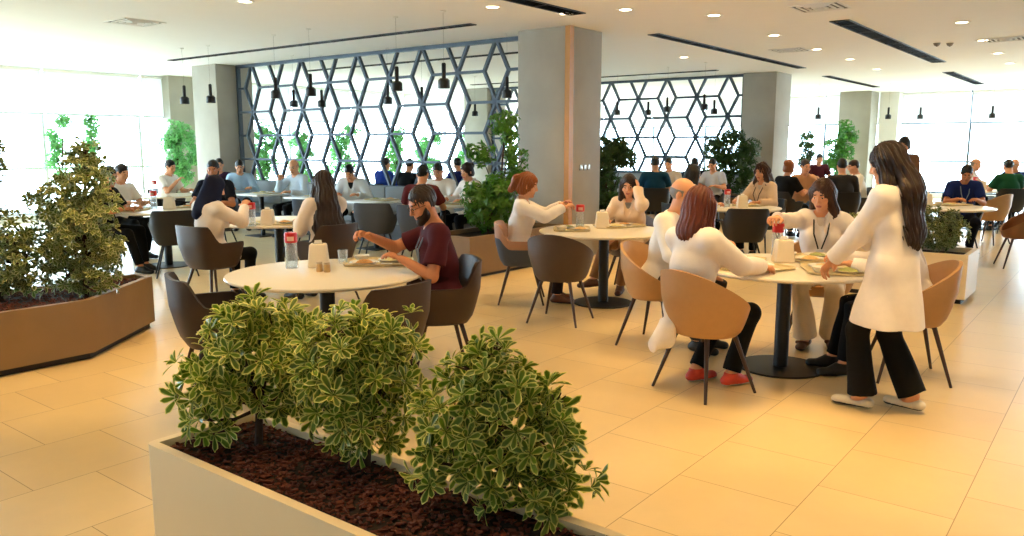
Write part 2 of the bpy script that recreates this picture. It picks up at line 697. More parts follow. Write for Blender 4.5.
    ops += hand_ops(WR, (WR - ER) + V3(0, .0, -.03), V3(*palmR), True, curlR, s)
    ops += hand_ops(WL, (WL - EL) + V3(0, .0, -.03), V3(*palmL), False, curlL, s)
    lipc = (0.70, 0.38, 0.33) if female else (0.68, 0.42, 0.33)
    sm = mat('skin_' + skin, SKINS[skin], rough=0.55, var=0.07, scale=18, spec=0.35)
    mats = [sm, mat('lips_f' if female else 'lips_m', lipc, rough=.45), mat('brows_' + hc, HAIRS[hc], rough=.7), mat('eye_white', (0.86, 0.84, 0.80), rough=.25), mat('iris', (0.10, 0.06, 0.04), rough=.2)]

    def colour(c):
        q = (c - hcn) @ HR / s
        x, y, z = np.abs(q[:, 0]), q[:, 1], q[:, 2]
        r = np.zeros(len(c), int)
        r[(x < .021) & (y > .076) & (z > -.076) & (z < -.056)] = 1
        r[(x > .013) & (x < .050) & (y > .060) & (z > .024) & (z < .033)] = 2
        ey = np.sqrt((x - .031) ** 2 * .8 + (z - .004) ** 2 * 2.2 + (y - .08) ** 2 * .3)
        r[(ey < .0098) & (y > .07)] = 3
        r[((x - .031) ** 2 + (z - .004) ** 2 < .0062 ** 2) & (y > .07)] = 4
        return r
    sdf_obj('body', ops, h, mats, root, colour)

    # --- hair
    def strand(fr, amp):
        def f(Xg, Yg, Zg):
            x, y, z = Xg - hcn[0], Yg - hcn[1], Zg - hcn[2]
            a = np.arctan2(x * HR[0, 0] + y * HR[1, 0] + z * HR[2, 0], -(x * HR[0, 1] + y * HR[1, 1] + z * HR[2, 1]) + .02)
            return amp * (np.sin(a * fr + 9 * z + 1.2 * np.sin(z * 34)) + .6 * np.sin(a * fr * 1.7 + 2 - 6 * z) + .7 * np.sin(z * 40 + a * 3))
        return f
    def tuft(amp):
        return lambda Xg, Yg, Zg: amp * np.sin(Xg * 190 + Zg * 60) * np.sin(Yg * 170 - Zg * 90 + 1) * (1 + np.sin(Zg * 140))
    hh = max(h * .8, .005)
    back = nrm(-ty * .75 - HR[:, 1] * .25)
    if hair == 'hijab':
        ho = [('u', ell(hp(0, -.012, .03), (.093 * s, .112 * s, .106 * s), HR), .01), ('u', ell(hp(0, .02, -.05), (.083 * s, .085 * s, .09 * s), HR), .03),
              ('u', rcone(hp(0, -.03, -.06), neck + tz * -.02, .085 * s, .10 * s), .03), ('u', rcone(neck, neck - tz * .10 * s, .115 * s, .135 * s, ty, .8), .04),
              ('s', ell(hp(0, .12, -.02), (.058 * s, .08 * s, .088 * s), HR), .01),
              ('u', rcone(hp(.0, -.09, -.06), neck - tz * .10 * s - ty * .12 * s - tx * .04, .045 * s, .05 * s, ty, .5), .03), ('f', folds(.004, 3))]
        sdf_obj('headscarf', ho, hh, cloth('navy_scarf', (0.09, 0.11, 0.21)), root)
    elif hair == 'bald':
        ho = [('u', ell(hp(0, -.016, .018), (.0795 * s, .097 * s, .082 * s), HR), .01), ('s', ell(hp(0, .10, 0), (.10 * s, .095 * s, .2 * s), HR), .01),
              ('c', half(hp(0, 0, .035), HR[:, 2])), ('c', half(hp(0, 0, -.05), -HR[:, 2])), ('s', ell(hp(.08, .0, -.01), (.02, .025, .035), HR), .004), ('s', ell(hp(-.08, .0, -.01), (.02, .025, .035), HR), .004)]
        sdf_obj('hair', ho, hh, hair_mat('grey'), root)
    else:
        pf = 1.0 if female else .93
        ho = [('u', ell(hp(0, -.016, .036), (.083 * s * pf, .103 * s * pf, .099 * s * (pf if female else .97)), HR), .01)]
        if hair == 'short':
            ho += [('s', ell(hp(0, .110, -.035), (.078 * s, .070 * s, .108 * s), HR), .012), ('s', ell(hp(.006, .120, .03), (.052 * s, .046 * s, .040 * s), HR), .012), ('c', half(hp(0, -.03, -.066), -HR[:, 2] + HR[:, 1] * .55))]
            ho += [('s', ell(hp(q * .085, .004, -.02), (.025 * s, .026 * s, .045 * s), HR), .006) for q in (-1, 1)]
            ho += [('f', strand(23, .0016)), ('f', tuft(.0022))]
        else:
            ho += [('u', ell(hp(0, -.03, -.03), (.086 * s, .085 * s, .085 * s), HR), .03)]
            if hair == 'bob':
                ho += [('u', rcone(hp(0, -.04, .0), hp(0, -.055, -.155), .090 * s, .104 * s, HR[:, 1], .75), .03)]
                ho += [('u', rcone(hp(q * .077, .02, .02), hp(q * .086, .022, -.145), .026 * s, .032 * s), .03) for q in (-1, 1)]
            if hair in ('long', 'verylong', 'curly'):
                ln = {'long': .30, 'verylong': .36, 'curly': .24}[hair]
                e = neck - tz * (ln - .10) * s + back * .115 * s
                md = neck + back * .10 * s - tz * .02
                wv = {'long': .088, 'verylong': .115, 'curly': .12}[hair] * s * hw
                ho += [('u', rcone(hp(0, -.055, .0), md, .088 * s, .095 * s, back, .7), .04), ('u', rcone(md, e, .095 * s, wv, back, .45), .04)]
                for q in (-1, 1):
                    if hair == 'long' and q == 1:
                        ho += [('u', rcone(hp(.076, -.01, .03), hp(.085, -.04, -.14), .022 * s, .03 * s), .03)]
                        continue
                    ho += [('u', rcone(hp(q * .077, .012, .03), hp(q * .092, -.005, -.13), .023 * s, .034 * s), .03),
                           ('u', rcone(hp(q * .09, .0, -.12), neck + tx * q * .105 * s - tz * (ln - .13) * s + ty * (.06 if hair != 'verylong' else -.05) * s, .034 * s, .028 * s), .03)]
            if hair == 'bun':
                ho += [('u', ell(hp(0, -.115, .06), (.045 * s, .042 * s, .045 * s), HR), .012), ('c', half(hp(0, -.02, -.075), -HR[:, 2] + HR[:, 1] * .3))]
            if hair == 'pony':
                ho += [('u', ell(hp(0, -.12, .03), (.05 * s, .055 * s, .055 * s), HR), .015), ('u', rcone(hp(0, -.13, .02), hp(0, -.16, -.08), .045 * s, .03 * s), .02), ('c', half(hp(0, -.02, -.105), -HR[:, 2] + HR[:, 1] * .3))]
            ho += [('s', ell(hp(.010, .120, -.040), (.062 * s, .075 * s, .108 * s), HR), .012), ('s', ell(hp(.014, .122, .028), (.046 * s, .06 * s, .052 * s), HR), .015)]
            ho += [('f', strand(27 if hair != 'curly' else 13, {'curly': .008, 'verylong': .0036, 'pony': .005}.get(hair, .0026)))]
        sdf_obj('hair', ho, hh, hair_mat(hc), root)
    if beard:
        bo = [('u', ell(hp(0, .020, -.056), (.0665 * s, .0685 * s, .074 * s), HR), .01), ('u', rcone(hp(-.071, .012, .0), hp(-.062, .02, -.05), .008, .012), .01), ('u', rcone(hp(.071, .012, .0), hp(.062, .02, -.05), .008, .012), .01), ('u', ell(hp(0, .066, -.105), (.035 * s, .028 * s, .026 * s), HR), .015), ('u', rcone(hp(-.024, .084, -.048), hp(.024, .084, -.048), .0085 * s, .0085 * s), .01),
              ('c', half(hp(0, .030, -.024), HR[:, 2] * 1 + HR[:, 1] * .62)), ('c', half(hp(0, -.004, 0), -HR[:, 1])), ('s', ell(hp(0, .10, -.066), (.02 * s, .03 * s, .010 * s), HR), .004)]
        sdf_obj('beard', bo, min(hh, .006), hair_mat(hc), root)

    # --- top
    tm = cloth(*topc)
    coat = top == 'coat'
    inf = .020 if coat else .013
    ops = torso(inf)
    hz = hem if hem is not None else (.52 * s if coat else .80 * s)
    if seated:
        ops += [('u', rcone(pel - X * .07, pel + X * .07, .115 * s + inf, .115 * s + inf, None), .04)]
        if coat:
            for H_, K_ in ((hipR, KR), (hipL, KL)):
                ops += [('u', rcone(H_, H_ + (K_ - H_) * .62, .098 * s, .09 * s, None, 1, False, True), .03)]
        ops += [('c', half(pel - Z * (.085 if not coat else .10), -Z))]
        if coat and tail == 2:
            ops += [('u', rcone(V3(-.13, -.13, .40), V3(-.17, -.20, .29), .10, .06, nrm(V3(.3, 1, 0)), .2), .02)]
    else:
        if coat:
            wz = V3(0, 0, hz)
            for q, y in ((0, 0),):
                ops += [('u', rcone(pel + Z * .10 * s, wz + V3(0, .02, 0), .155 * s, .255 * s, Y, .86, False, True), .05)]
        ops += [('c', half(V3(0, 0, hz), -Z))]
    vneck = top in ('coat', 'scrub')
    ops += [('c', half(neck + tz * .035 * s - ty * .0, tz - ty * .12))]
    ops += [('s', rcone(neck - tz * .03, hp(0, 0, -.06), .066 * s, .07 * s), .008)]
    if vneck:
        dp = (.20 if coat else .11) * s
        ops += [('s', rcone(neck + ty * .11 * s + tz * .03, neck + ty * .17 * s - tz * dp, .062 * s, .012 * s), .006)]
    sb = []
    for S_, E_, W_ in ((SR, ER, WR), (SL, EL, WL)):
        sb.append(('u', rcone(S_, E_, .052 * s * bw + inf, .042 * s * bw + inf) if sleeve == 'long' else
                   rcone(S_, S_ + (E_ - S_) * (.72 if sleeve == 'short' else .3), .053 * s * bw + inf, .054 * s * bw + inf, None, 1, False, True), .03))
        if sleeve == 'long':
            sb.append(('u', rcone(E_, E_ + (W_ - E_) * .96, .042 * s * bw + inf, .032 * s + inf * 1.0, None, 1, False, True), .02))
    ops += sb
    if coat:
        for q in (-1, 1):
            a = neck + tx * q * .062 * s + tz * .02
            b = neck + tx * q * .052 * s + ty * .128 * s - tz * .13 * s
            ops += [('u', rcone(a, b, .022 * s, .03 * s, nrm(ty + tx * q * .5), .35), .004)]
        ops += [('u', rcone(neck - ty * .045 * s + tx * -.045 + tz * .03, neck - ty * .045 * s + tx * .045 + tz * .03, .03 * s, .03 * s, ty, .5), .01)]
    ops += [('f', folds(.0055 if near else .0045, int(abs(pos[0]) * 100) % 97))]
    sdf_obj({'coat': 'lab_coat', 'scrub': 'scrub_top', 'tee': 'shirt'}[top], ops, h, tm, root)
    if coat or inner:
        im = cloth(*(inner or ('blouse', (0.80, 0.74, 0.70))))
        io = torso(.008) + [('c', half(neck - tz * .035 * s + ty * .0, tz - ty * .35)), ('c', half(pel + tz * .05, -tz))]
        sdf_obj('blouse', io, max(h, .008), im, root)
    # --- trousers
    lm = cloth(*legs)
    ops = [('u', rcone(pel - X * .055 * s, pel + X * .055 * s, .116 * s, .116 * s, ty, .87), .03), ('u', rcone(pel, pel + tz * .10 * s, .13 * s, .128 * s, ty, .76), .03)]
    for H_, K_, A_ in ((hipR, KR, AR), (hipL, KL, AL)):
        ops += [('u', rcone(H_, K_, .090 * s, .066 * s), .04), ('u', rcone(K_, A_ + (K_ - A_) * (.02 if flare else .06), .066 * s, (.092 if flare else .055) * s, None, 1, False, True), .03)]
    ops += [('c', half(pel + tz * .10 * s, tz)), ('f', folds(.005, 31))]
    sdf_obj('trousers', ops, h, lm, root)
    # --- shoes
    for A_, fd in ((AR, footdir[0]), (AL, footdir[1])):
        f3 = nrm(V3(fd[0], fd[1], 0))
        sd = np.cross(f3, Z)
        base = A_[2] - .083
        a = V3(A_[0], A_[1], base)
        so = [('u', rcone(a - f3 * .035 + Z * .038, a + f3 * .145 + Z * .026, .042 * s, .038 * s, Z, .8), .02)]
        if shoestyle == 'shoe':
            so += [('u', rcone(a + Z * .085, a + f3 * .06 + Z * .045, .044 * s, .036 * s), .03), ('c', half(a + Z * .092, Z))]
        elif shoestyle == 'flat':
            so += [('s', ell(a + f3 * .03 + Z * .075, (.05, .05, .035)), .01)]
        else:
            so += [('s', ell(a + f3 * .05 + Z * .065, (.052, .052, .045)), .01), ('u', rcone(a + f3 * .09 + Z * .05 - sd * .04, a + f3 * .09 + Z * .05 + sd * .04, .014, .014), .008)]
        so += [('c', half(a + Z * .002, -Z))]
        sh = sdf_obj('shoe', so, min(h, .008), [mat('shoe_' + shoes[0], shoes[1], rough=.5, var=.1), mat('shoe_sole_' + shoes[0], shoes[2] if len(shoes) > 2 else (0.12, 0.11, 0.10), rough=.7)], root,
                     lambda c, zz=base: (c[:, 2] < zz + .018).astype(int))
    # --- lanyard, badge, glasses
    if lanyard:
        lmx = mat('lanyard_' + lanyard[0], lanyard[1], rough=.7)
        yy = (.150 if female else .125) * s + (.02 if coat else .012)
        pts = [neck + tx * .055 * s - ty * .02 + tz * .03, neck + tx * .062 * s + ty * .075 * s - tz * .02 * s, chest + tx * .05 * s + ty * yy + tz * .05 * s, chest + tx * .012 + ty * yy - tz * .07 * s]
        m = MB()
        m.tube(pts, .0055, 6)
        m.tube([p - 2 * tx * np.dot(p - chest, tx) for p in pts], .0055, 6)
        ly = m.build('lanyard', lmx, root)
        q = chest + ty * (yy + .004) - tz * .12 * s
        mb = MB()
        bx = [q + tx * i * .03 + ty * j * .003 + tz * k * .045 for i, j, k in ((-1, -1, -1), (1, -1, -1), (1, 1, -1), (-1, 1, -1), (-1, -1, 1), (1, -1, 1), (1, 1, 1), (-1, 1, 1))]
        mb.add(bx, [(3, 2, 1, 0), (4, 5, 6, 7), (0, 1, 5, 4), (1, 2, 6, 5), (2, 3, 7, 6), (3, 0, 4, 7)])
        mb.build('badge', mat('badge_card', (0.85, 0.87, 0.9), rough=.3), ly, smooth=False)
    if glasses:
        g = MB()
        for q in (-1, 1):
            g.tube([hp(q * .032 + .021 * math.cos(a), .098 - .006 * abs(math.cos(a)), .002 + .017 * math.sin(a)) for a in np.linspace(0, 2 * PI, 15)], .0018, 6)
            g.tube([hp(q * .053, .094, .006), hp(q * .078, .0, .004)], .0018, 6)
        g.tube([hp(-.011, .101, .006), hp(.011, .101, .006)], .0018, 6)
        g.build('glasses', mat('glasses_frame', (0.25, 0.2, 0.17), rough=.3, metal=.6), root)
    return root, dict(WR=WR, WL=WL, rz=rz, pos=pos)

# ------------------------------------------------------------------ the room
concrete = mat('concrete', (0.66, 0.64, 0.595), rough=.8, var=.14, scale=2.6, bump=.15, bscale=60, spec=.3)
white_paint = mat('white_paint', (0.93, 0.925, 0.91), rough=.75, var=.02, scale=3)
ceil_paint = mat('ceiling_paint', (0.955, 0.952, 0.945), rough=.85, var=.015, scale=4)
dark_metal = mat('dark_metal', (0.085, 0.085, 0.09), rough=.45, var=.15, scale=60, metal=.3)
black_metal = mat('black_powder_coat', (0.035, 0.033, 0.032), rough=.5, var=.2, scale=80)
slate_metal = mat('slate_metal', (0.24, 0.29, 0.34), rough=.5, var=.08, scale=20, metal=.15)
alu_glare = mat('window_aluminium_glare', (0.80, 0.82, 0.84), rough=.4, metal=.1, var=.05)  # left frames and blind bars whitened: window glare put into the colour
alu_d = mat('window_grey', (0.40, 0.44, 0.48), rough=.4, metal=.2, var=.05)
sill_m = mat('sill_white', (0.86, 0.87, 0.87), rough=.5, var=.03, scale=6)

U0, U1, VA, VB = -5.0, 26.9, -8.0, 18.0


def ubox(name, u0, u1, v0, v1, z0, z1, m, bev=0, parent=None):
    return MB().box(u0, u1, v0, v1, z0, z1, bev).build(name, m, parent, smooth=bev > 0, rz=ROT if parent is None else None)


fl = MB().box(U0 - .3, U1 + .3, VA - .3, VB + .3, -.2, 0).build('floor', floor_mat(), smooth=False, rz=ROT)
tag(fl, kind='structure')
tag(ubox('ceiling', U0 - .3, U1 + .3, VA - .3, VB + .3, ZC, ZC + .25, ceil_paint), kind='structure')
tag(ubox('wall_back', U0 - .2, U0, VA, VB, 0, ZC, white_paint), kind='structure')
tag(ubox('wall_right', U0, U1, VA - .2, VA, 0, ZC, white_paint), kind='structure')
SILL = .14
tag(ubox('wall_far', U1, U1 + .22, VA, VB, 0, SILL, sill_m), kind='structure')
tag(ubox('wall_left', U0, U1, VB, VB + .22, 0, SILL, sill_m), kind='structure')
glass_m = pane_mat('window_glass', (0.95, 0.985, 0.985), .10)
wn = 0


def window(axis, a0, a1):
    """one bay of glazing with its aluminium frame; axis 'u' = far wall (runs along v), 'v' = left wall (runs along u)"""
    global wn
    wn += 1
    W = a1 - a0
    m = MB()
    d = .04
    t = .03
    m.box(0, t, -d, d, SILL, ZC)
    m.box(W - t, W, -d, d, SILL, ZC)
    m.box(t, W - t, -d, d, SILL, SILL + .05)
    m.box(t, W - t, -d, d, ZC - .05, ZC)
    m.box(t, W - t, -d, d, 1.07, 1.12)
    if axis == 'u':
        loc, rz = XY(U1 + .10, a0) + (0,), ROT + PI / 2
    else:
        loc, rz = XY(a0, VB + .10) + (0,), ROT
    fr = m.build('window_%d' % wn, alu_d if axis == 'u' else alu_glare, smooth=False, loc=loc, rz=rz)
    tag(fr, kind='structure')
    for z0, z1 in ((SILL + .05, 1.07), (1.12, ZC - .05)):
        MB().box(t, W - t, -.004, .004, z0, z1).build('pane', glass_m, fr, smooth=False)
    return fr


VM = 3.92
v = VM - 2.0625 * 5
vm = []
while v < VB:
    vm.append(v)
    v += 2.0625
vm = [VA] + [q for q in vm if VA + .5 < q < VB - .5] + [VB]
for a, b in zip(vm[:-1], vm[1:]):
    window('u', a, b)
um = [U0] + [q for q in np.arange(U0 + 2.1, U1 - .5, 2.0625)] + [U1]
for a, b in zip(um[:-1], um[1:]):
    window('v', float(a), float(b))


# roller blinds: thin white cloth that lets daylight through
def blind_mat():
    m = bpy.data.materials.new('blind_cloth')
    m.use_nodes = True
    N, L = m.node_tree.nodes, m.node_tree.links
    N.clear()
    out = N.new('ShaderNodeOutputMaterial')
    d = N.new('ShaderNodeBsdfDiffuse')
    d.inputs[0].default_value = (.86, .85, .82, 1)
    t = N.new('ShaderNodeBsdfTranslucent')
    wv = N.new('ShaderNodeTexNoise')
    wv.inputs['Scale'].default_value = 3
    cr = N.new('ShaderNodeMix')
    cr.data_type = 'RGBA'
    cr.inputs[6].default_value = (.50, .49, .45, 1)
    cr.inputs[7].default_value = (.60, .59, .55, 1)
    L.new(wv.outputs['Fac'], cr.inputs[0])
    L.new(cr.outputs[2], t.inputs[0])
    ms = N.new('ShaderNodeMixShader')
    ms.inputs[0].default_value = .62
    L.new(d.outputs[0], ms.inputs[1])
    L.new(t.outputs[0], ms.inputs[2])
    L.new(ms.outputs[0], out.inputs[0])
    return m


blm = blind_mat()
BZ = 2.2


def blind(axis, a0, a1, label, group):
    W = a1 - a0 - .05
    loc, rz = (XY(U1 - .06, a0 + .025) + (0,), ROT + PI / 2) if axis == 'u' else (XY(a0 + .025, VB - .06) + (0,), ROT)
    t = thing('roller_blind', label, 'blind', (loc[0], loc[1], BZ), rz, group)
    MB().box(0, W, -.003, .003, .02, ZC - BZ - .04).build('blind_cloth', blm, t, smooth=False)
    m = MB()
    m.tube([(0, 0, .014), (W, 0, .014)], .02, 8)
    m.build('bottom_bar', alu_d if axis == 'u' else alu_glare, t)
    m = MB()
    m.tube([(0, 0, ZC - BZ - .04), (W, 0, ZC - BZ - .04)], .035, 10)
    m.build('roller', white_paint, t)


for a, b in zip(vm[:-1], vm[1:]):
    if a > 1.0:
        if b < 6.5:
            lb, g = 'white roller blind half drawn on the bright far window right of the last column', 'blinds at the far window'
        elif b < 9:
            lb, g = 'white roller blind half drawn on the far window beside the last grey column', 'blinds beside the last column'
        else:
            lb, g = 'white roller blind half drawn on the far window seen through the lattice screens', 'blinds beyond the lattice screens'
        blind('u', a, b, lb, g)
for a, b in zip(um[:-1], um[1:]):
    if a > 4:
        if b < 11:
            lb, g = 'white roller blind half drawn on the glaring window wall at the left', 'blinds at the left window wall'
        else:
            lb, g = 'white roller blind half drawn on the left window wall behind the near lattice', 'blinds on the left wall behind the lattice'
        blind('v', float(a), float(b), lb, g)

# columns of board-marked concrete
ncol = 0
for u0, u1, v0, v1 in ((9.15, 9.97, 6.1, 6.97), (17.5, 18.45, 6.3, 7.05), (25.4, 26.25, 6.3, 7.2), (9.15, 9.97, 14.40, 15.25), (17.5, 18.35, 14.4, 15.25)):
    ncol += 1
    o = MB().box(u0, u1, v0, v1, 0, ZC, .012).build('column', concrete, smooth=True, rz=ROT)
    tag(o, kind='structure')
# left window pilaster and a white block painted as the last column's lit side
tag(ubox('trim_1', 10.0, 10.75, VB - .35, VB, 0, ZC, concrete), kind='structure')
tag(ubox('column_lit_side', 26.3, 26.88, 5.75, 6.28, 0, ZC, white_paint), kind='structure')
# golden-brown strip along the corner of the near column
tag(ubox('trim_3', 9.142, 9.24, 6.092, 6.17, 0, ZC, mat('corner_strip', (0.72, 0.50, 0.20), rough=.5, var=.08, scale=8)), kind='structure')

# white letters-like switches on the near column
for i in range(3):
    o = MB().box(-.035, .035, -.006, .006, -.04, .04, .004)
    q = XY(9.55 + .10 * (i - 1), 6.094)
    w = o.build('wall_switch', mat('switch_steel', (0.62, 0.60, 0.56), rough=.35, metal=.5), loc=(q[0], q[1], 1.27), rz=ROT)
    tag(w, 'small metal wall switch on the near concrete column, %s of the row of three' % ('left end', 'middle', 'right end')[i], 'switch', 'switches on the near column')


# ------------------------------------------------------------------ lattice screens of rhombi
def lattice(label, u, v0, v1, zb, vref, bw):
    root = thing('lattice_screen', label, 'screen', XY(u, (v0 + v1) / 2) + (0,), ROT)
    vc = (v0 + v1) / 2
    p, hw, rh = .77, .235, .462
    zt = ZC - .03
    m = MB()
    segs = []

    def clip(a, b):
        """clip a segment (v,z) to the screen's rectangle"""
        t0, t1 = 0.0, 1.0
        for q, lo_, hi_ in ((0, v0, v1), (1, zb, zt)):
            d = b[q] - a[q]
            if abs(d) < 1e-9:
                if a[q] < lo_ or a[q] > hi_:
                    return None
                continue
            x, y = (lo_ - a[q]) / d, (hi_ - a[q]) / d
            t0, t1 = max(t0, min(x, y)), min(t1, max(x, y))
        if t1 - t0 < 1e-3:
            return None
        return [(a[0] + (b[0] - a[0]) * t, a[1] + (b[1] - a[1]) * t) for t in (t0, t1)]
    for c in range(-14, 15):
        vx = vref + c * p
        for r in range(-1, 7):
            z = ZC - r * rh
            if (c + r) % 2 == 0:                                       # crossing point
                for sgn in (-1, 1):
                    segs.append(((vx, z), (vx + sgn * hw, z - rh)))
                    segs.append(((vx, z), (vx + sgn * hw, z + rh)))
                    segs.append(((vx, z), (vx + sgn * (p - hw), z)))
    seen = set()
    for a, b in segs:
        k = (round(a[0], 3), round(a[1], 3), round(b[0], 3), round(b[1], 3))
        if k in seen:
            continue
        seen.add(k)
        q = clip(a, b)
        if q:
            m.bar((0, q[0][0] - vc, q[0][1]), (0, q[1][0] - vc, q[1][1]), bw, .06, up=(1, 0, 0))
    m.build('lattice', slate_metal, root, smooth=False)
    f = MB()
    f.bar((0, v0 - vc, zt), (0, v1 - vc, zt), .06, .07, up=(1, 0, 0))
    f.bar((0, v0 - vc, zb), (0, v1 - vc, zb), .06, .07, up=(1, 0, 0))
    for e in (v0 + .03, v1 - .03):
        f.bar((0, e - vc, zb), (0, e - vc, zt), .06, .07, up=(1, 0, 0))
    f.build('frame', slate_metal, root, smooth=False)
    MB().box(-.05, .05, v0 - vc, v1 - vc, 0, zb - .03, .006).build('base_panel', mat('screen_base', (0.56, 0.575, 0.58), rough=.7), root)
    return root


lattice('dark metal lattice screen of rhombi on the left, nearer one, beside the near column', 9.62, 6.99, 14.38, .86, 9.27, .042)
lattice('dark metal lattice screen of rhombi on the far side, between the near and second columns', 17.7, 7.07, 14.38, .92, 9.0, .054)

# ------------------------------------------------------------------ ceiling fittings
slat_m = mat('slot_black', (0.02, 0.018, 0.017), rough=.9, spec=.1)


def slot(label, a, b, w=.16):
    (ua, va), (ub, vb) = a, b
    L = math.hypot(ub - ua, vb - va)
    an = math.atan2(vb - va, ub - ua)
    root = thing('slot_diffuser', label, 'air vent', XY(ua, va) + (ZC,), ROT + an)
    f = MB()
    f.box(-.02, L + .02, -w / 2 - .015, -w / 2, -.014, -.001)
    f.box(-.02, L + .02, w / 2, w / 2 + .015, -.014, -.001)
    f.box(-.02, 0, -w / 2, w / 2, -.014, -.001)
    f.box(L, L + .02, -w / 2, w / 2, -.014, -.001)
    f.build('frame', black_metal, root, smooth=False)
    MB().box(0, L, -w / 2, w / 2, -.006, -.001).build('backing', slat_m, root, smooth=False)
    s_ = MB()
    for k in (-.25, 0, .25):
        s_.box(0, L, k * w - .006, k * w + .006, -.016, -.006)
    s_.build('slat', slat_m, root, smooth=False)
    for i in range(int(L / .8)):
        MB().box(.4 + i * .8, .43 + i * .8, -w / 2, w / 2, -.018, -.006).build('crossbar', mat('slot_crossbar', (0.16, 0.14, 0.13), rough=.8), root, smooth=False)


slot('long black slot air vent in the ceiling, from the near column towards the second column', (10.6, 5.62), (17.0, 5.62))
slot('wide black slot air vent in the ceiling at the upper right', (10.9, 3.15), (17.4, 3.15), .22)
slot('short black slot air vent in the ceiling at the far right', (19.9, 3.4), (24.3, 3.4), .2)
slot('black slot air vent in the ceiling in front of the last column', (19.3, 5.8), (23.8, 5.8))
slot('black slot air vent in the ceiling at the top edge, left of the near column', (3.2, 5.5), (8.4, 5.5), .2)
slot('long thin black slot air vent in the ceiling along the near lattice screen', (8.27, 7.05), (8.27, 14.45), .10)
slot('thin black slot air vent in the ceiling behind the near lattice screen', (11.2, 7.6), (11.2, 14.2), .12)
slot('thin black slot air vent in the ceiling along the far lattice screen', (16.4, 7.2), (16.4, 14.0), .10)

lens_m = emit_mat('lamp_lens', (1.0, 0.90, 0.74), 14.0)


def downlight(x, y, label, group, r=.088, power=60, col=(1.0, .64, .24), size=96):
    root = thing('ceiling_downlight', label, 'ceiling light', (x, y, ZC), 0, group)
    MB().lathe([(r * .8, -.003), (r * .84, -.010), (r * 1.15, -.008), (r * 1.2, -.001), (r * .8, -.001)], 24).build('trim_ring', white_paint, root)
    MB().lathe([(0.001, -.0035), (r * .8, -.0035), (r * .8, -.001), (0.001, -.001)], 24).build('lens', lens_m, root)
    ld = bpy.data.lights.new('downlight_lamp', 'SPOT')
    ld.energy = power
    ld.color = col
    ld.spot_size = math.radians(size)
    ld.spot_blend = .7
    ld.shadow_soft_size = r * .8
    lo = bpy.data.objects.new('lamp', ld)
    lo.location = (0, 0, -.02)
    link(lo, root)


DL = [(714, 15), (774, 35), (684, 57), (817, 49), (850, 59), (877, 69), (962, 22), (983, 40), (998, 53), (1010, 63), (245, 1), (620, 36)]
DLN = ['near the top edge, nearest of the middle row', 'second of the middle row', 'right of the near column by the long slot', 'third of the middle row', 'fourth of the middle row',
       'last of the middle row by the far slot', 'upper right corner, nearest of the right row', 'second of the right row', 'third of the right row', 'last of the right row', 'top edge over the left tables', 'beside the near column']
for (px, py), n in zip(DL[:11], DLN):
    x, y, _ = G(px, py, ZC)
    downlight(x, y, 'round white recessed ceiling downlight, ' + n, 'ceiling downlights in view', power=LP)
# the rest of the same grid, over the foreground
for u, v, k in ((1.2, 2.2, .4), (3.2, .2, 1), (4.9, .6, 1), (4.6, 2.4, 1), (2.9, 4.6, .8), (3.6, 6.2, 1), (6.3, 2.1, 1), (6.6, 4.4, 1), (7.6, .3, 1), (5.4, 7.4, .4), (2.2, 5.2, .4), (8.2, 3.2, 1), (.6, 3.6, .15), (8.3, 5.6, 1), (2.4, 2.9, .5), (7.4, 6.0, .7)):
    x, y = XY(u, v)
    downlight(x, y, 'round white recessed ceiling downlight over the foreground tables', 'downlights over the foreground', power=LP * k)


for px, py, k in ((100, 372, 1.5), (985, 450, 1.3), (860, 520, 1.0), (640, 405, .9), (690, 335, .9), (620, 275, .9), (330, 560, .75)):
    x, y, _ = G(px, py, 0)
    downlight(x, y, 'round white recessed ceiling downlight with a narrow beam over the front floor', 'narrow downlights over the front floor', power=LP * k, size=52)


def diffuser(px, py, label, w=.55):
    x, y, _ = G(px, py, ZC)
    root = thing('ceiling_diffuser', label, 'air vent', (x, y, ZC), ROT)
    m = MB()
    for k in range(4):
        a = w / 2 * (1 - k * .24)
        b = a - .022
        z = -.004 - .003 * k
        for q in ((-a, a, -a, -b), (-a, a, b, a), (-a, -b, -b, b), (b, a, -b, b)):
            m.box(q[0], q[1], q[2], q[3], z - .006, -.001)
    m.build('louvre', white_paint, root, smooth=False)
    MB().box(-w / 2 + .02, w / 2 - .02, -w / 2 + .02, w / 2 - .02, -.003, -.001).build('backing', mat('diffuser_grey', (0.42, 0.41, 0.40), rough=.7), root, smooth=False)


diffuser(820, 7, 'square white ceiling air diffuser at the top edge, right of centre')
diffuser(135, 22, 'square white ceiling air diffuser in the bright ceiling at the upper left')
diffuser(790, 50, 'square white ceiling air diffuser near the long slot vent')
diffuser(1006, 39, 'square white ceiling air diffuser at the right edge')
for i, (px, py) in enumerate(((937, 43), (950, 43))):
    x, y, _ = G(px, py, ZC)
    root = thing('smoke_detector', 'small ceiling smoke detector at the upper right, %s of two' % ('left', 'right')[i], 'detector', (x, y, ZC), 0)
    MB().lathe([(.001, -.045), (.03, -.045), (.042, -.03), (.05, -.012), (.055, -.001), (.001, -.001)], 20).build('housing', mat('detector_grey', (0.55, 0.53, 0.5), rough=.5), root)
    MB().lathe([(.001, -.055), (.012, -.052), (.014, -.044), (.001, -.044)], 12).build('sensor', dark_metal, root)


# pendant lamps: (pixel x of the lamp, pixel y of its lower rim)
def pend(px, py, zb=2.25):
    a = (px - CXP) / FPX
    b = (CYP - py) / FPX
    r = (a, math.cos(PITCH) + b * math.sin(PITCH), -math.sin(PITCH) + b * math.cos(PITCH))
    t = (zb - CAMH) / r[2]
    return r[0] * t, r[1] * t


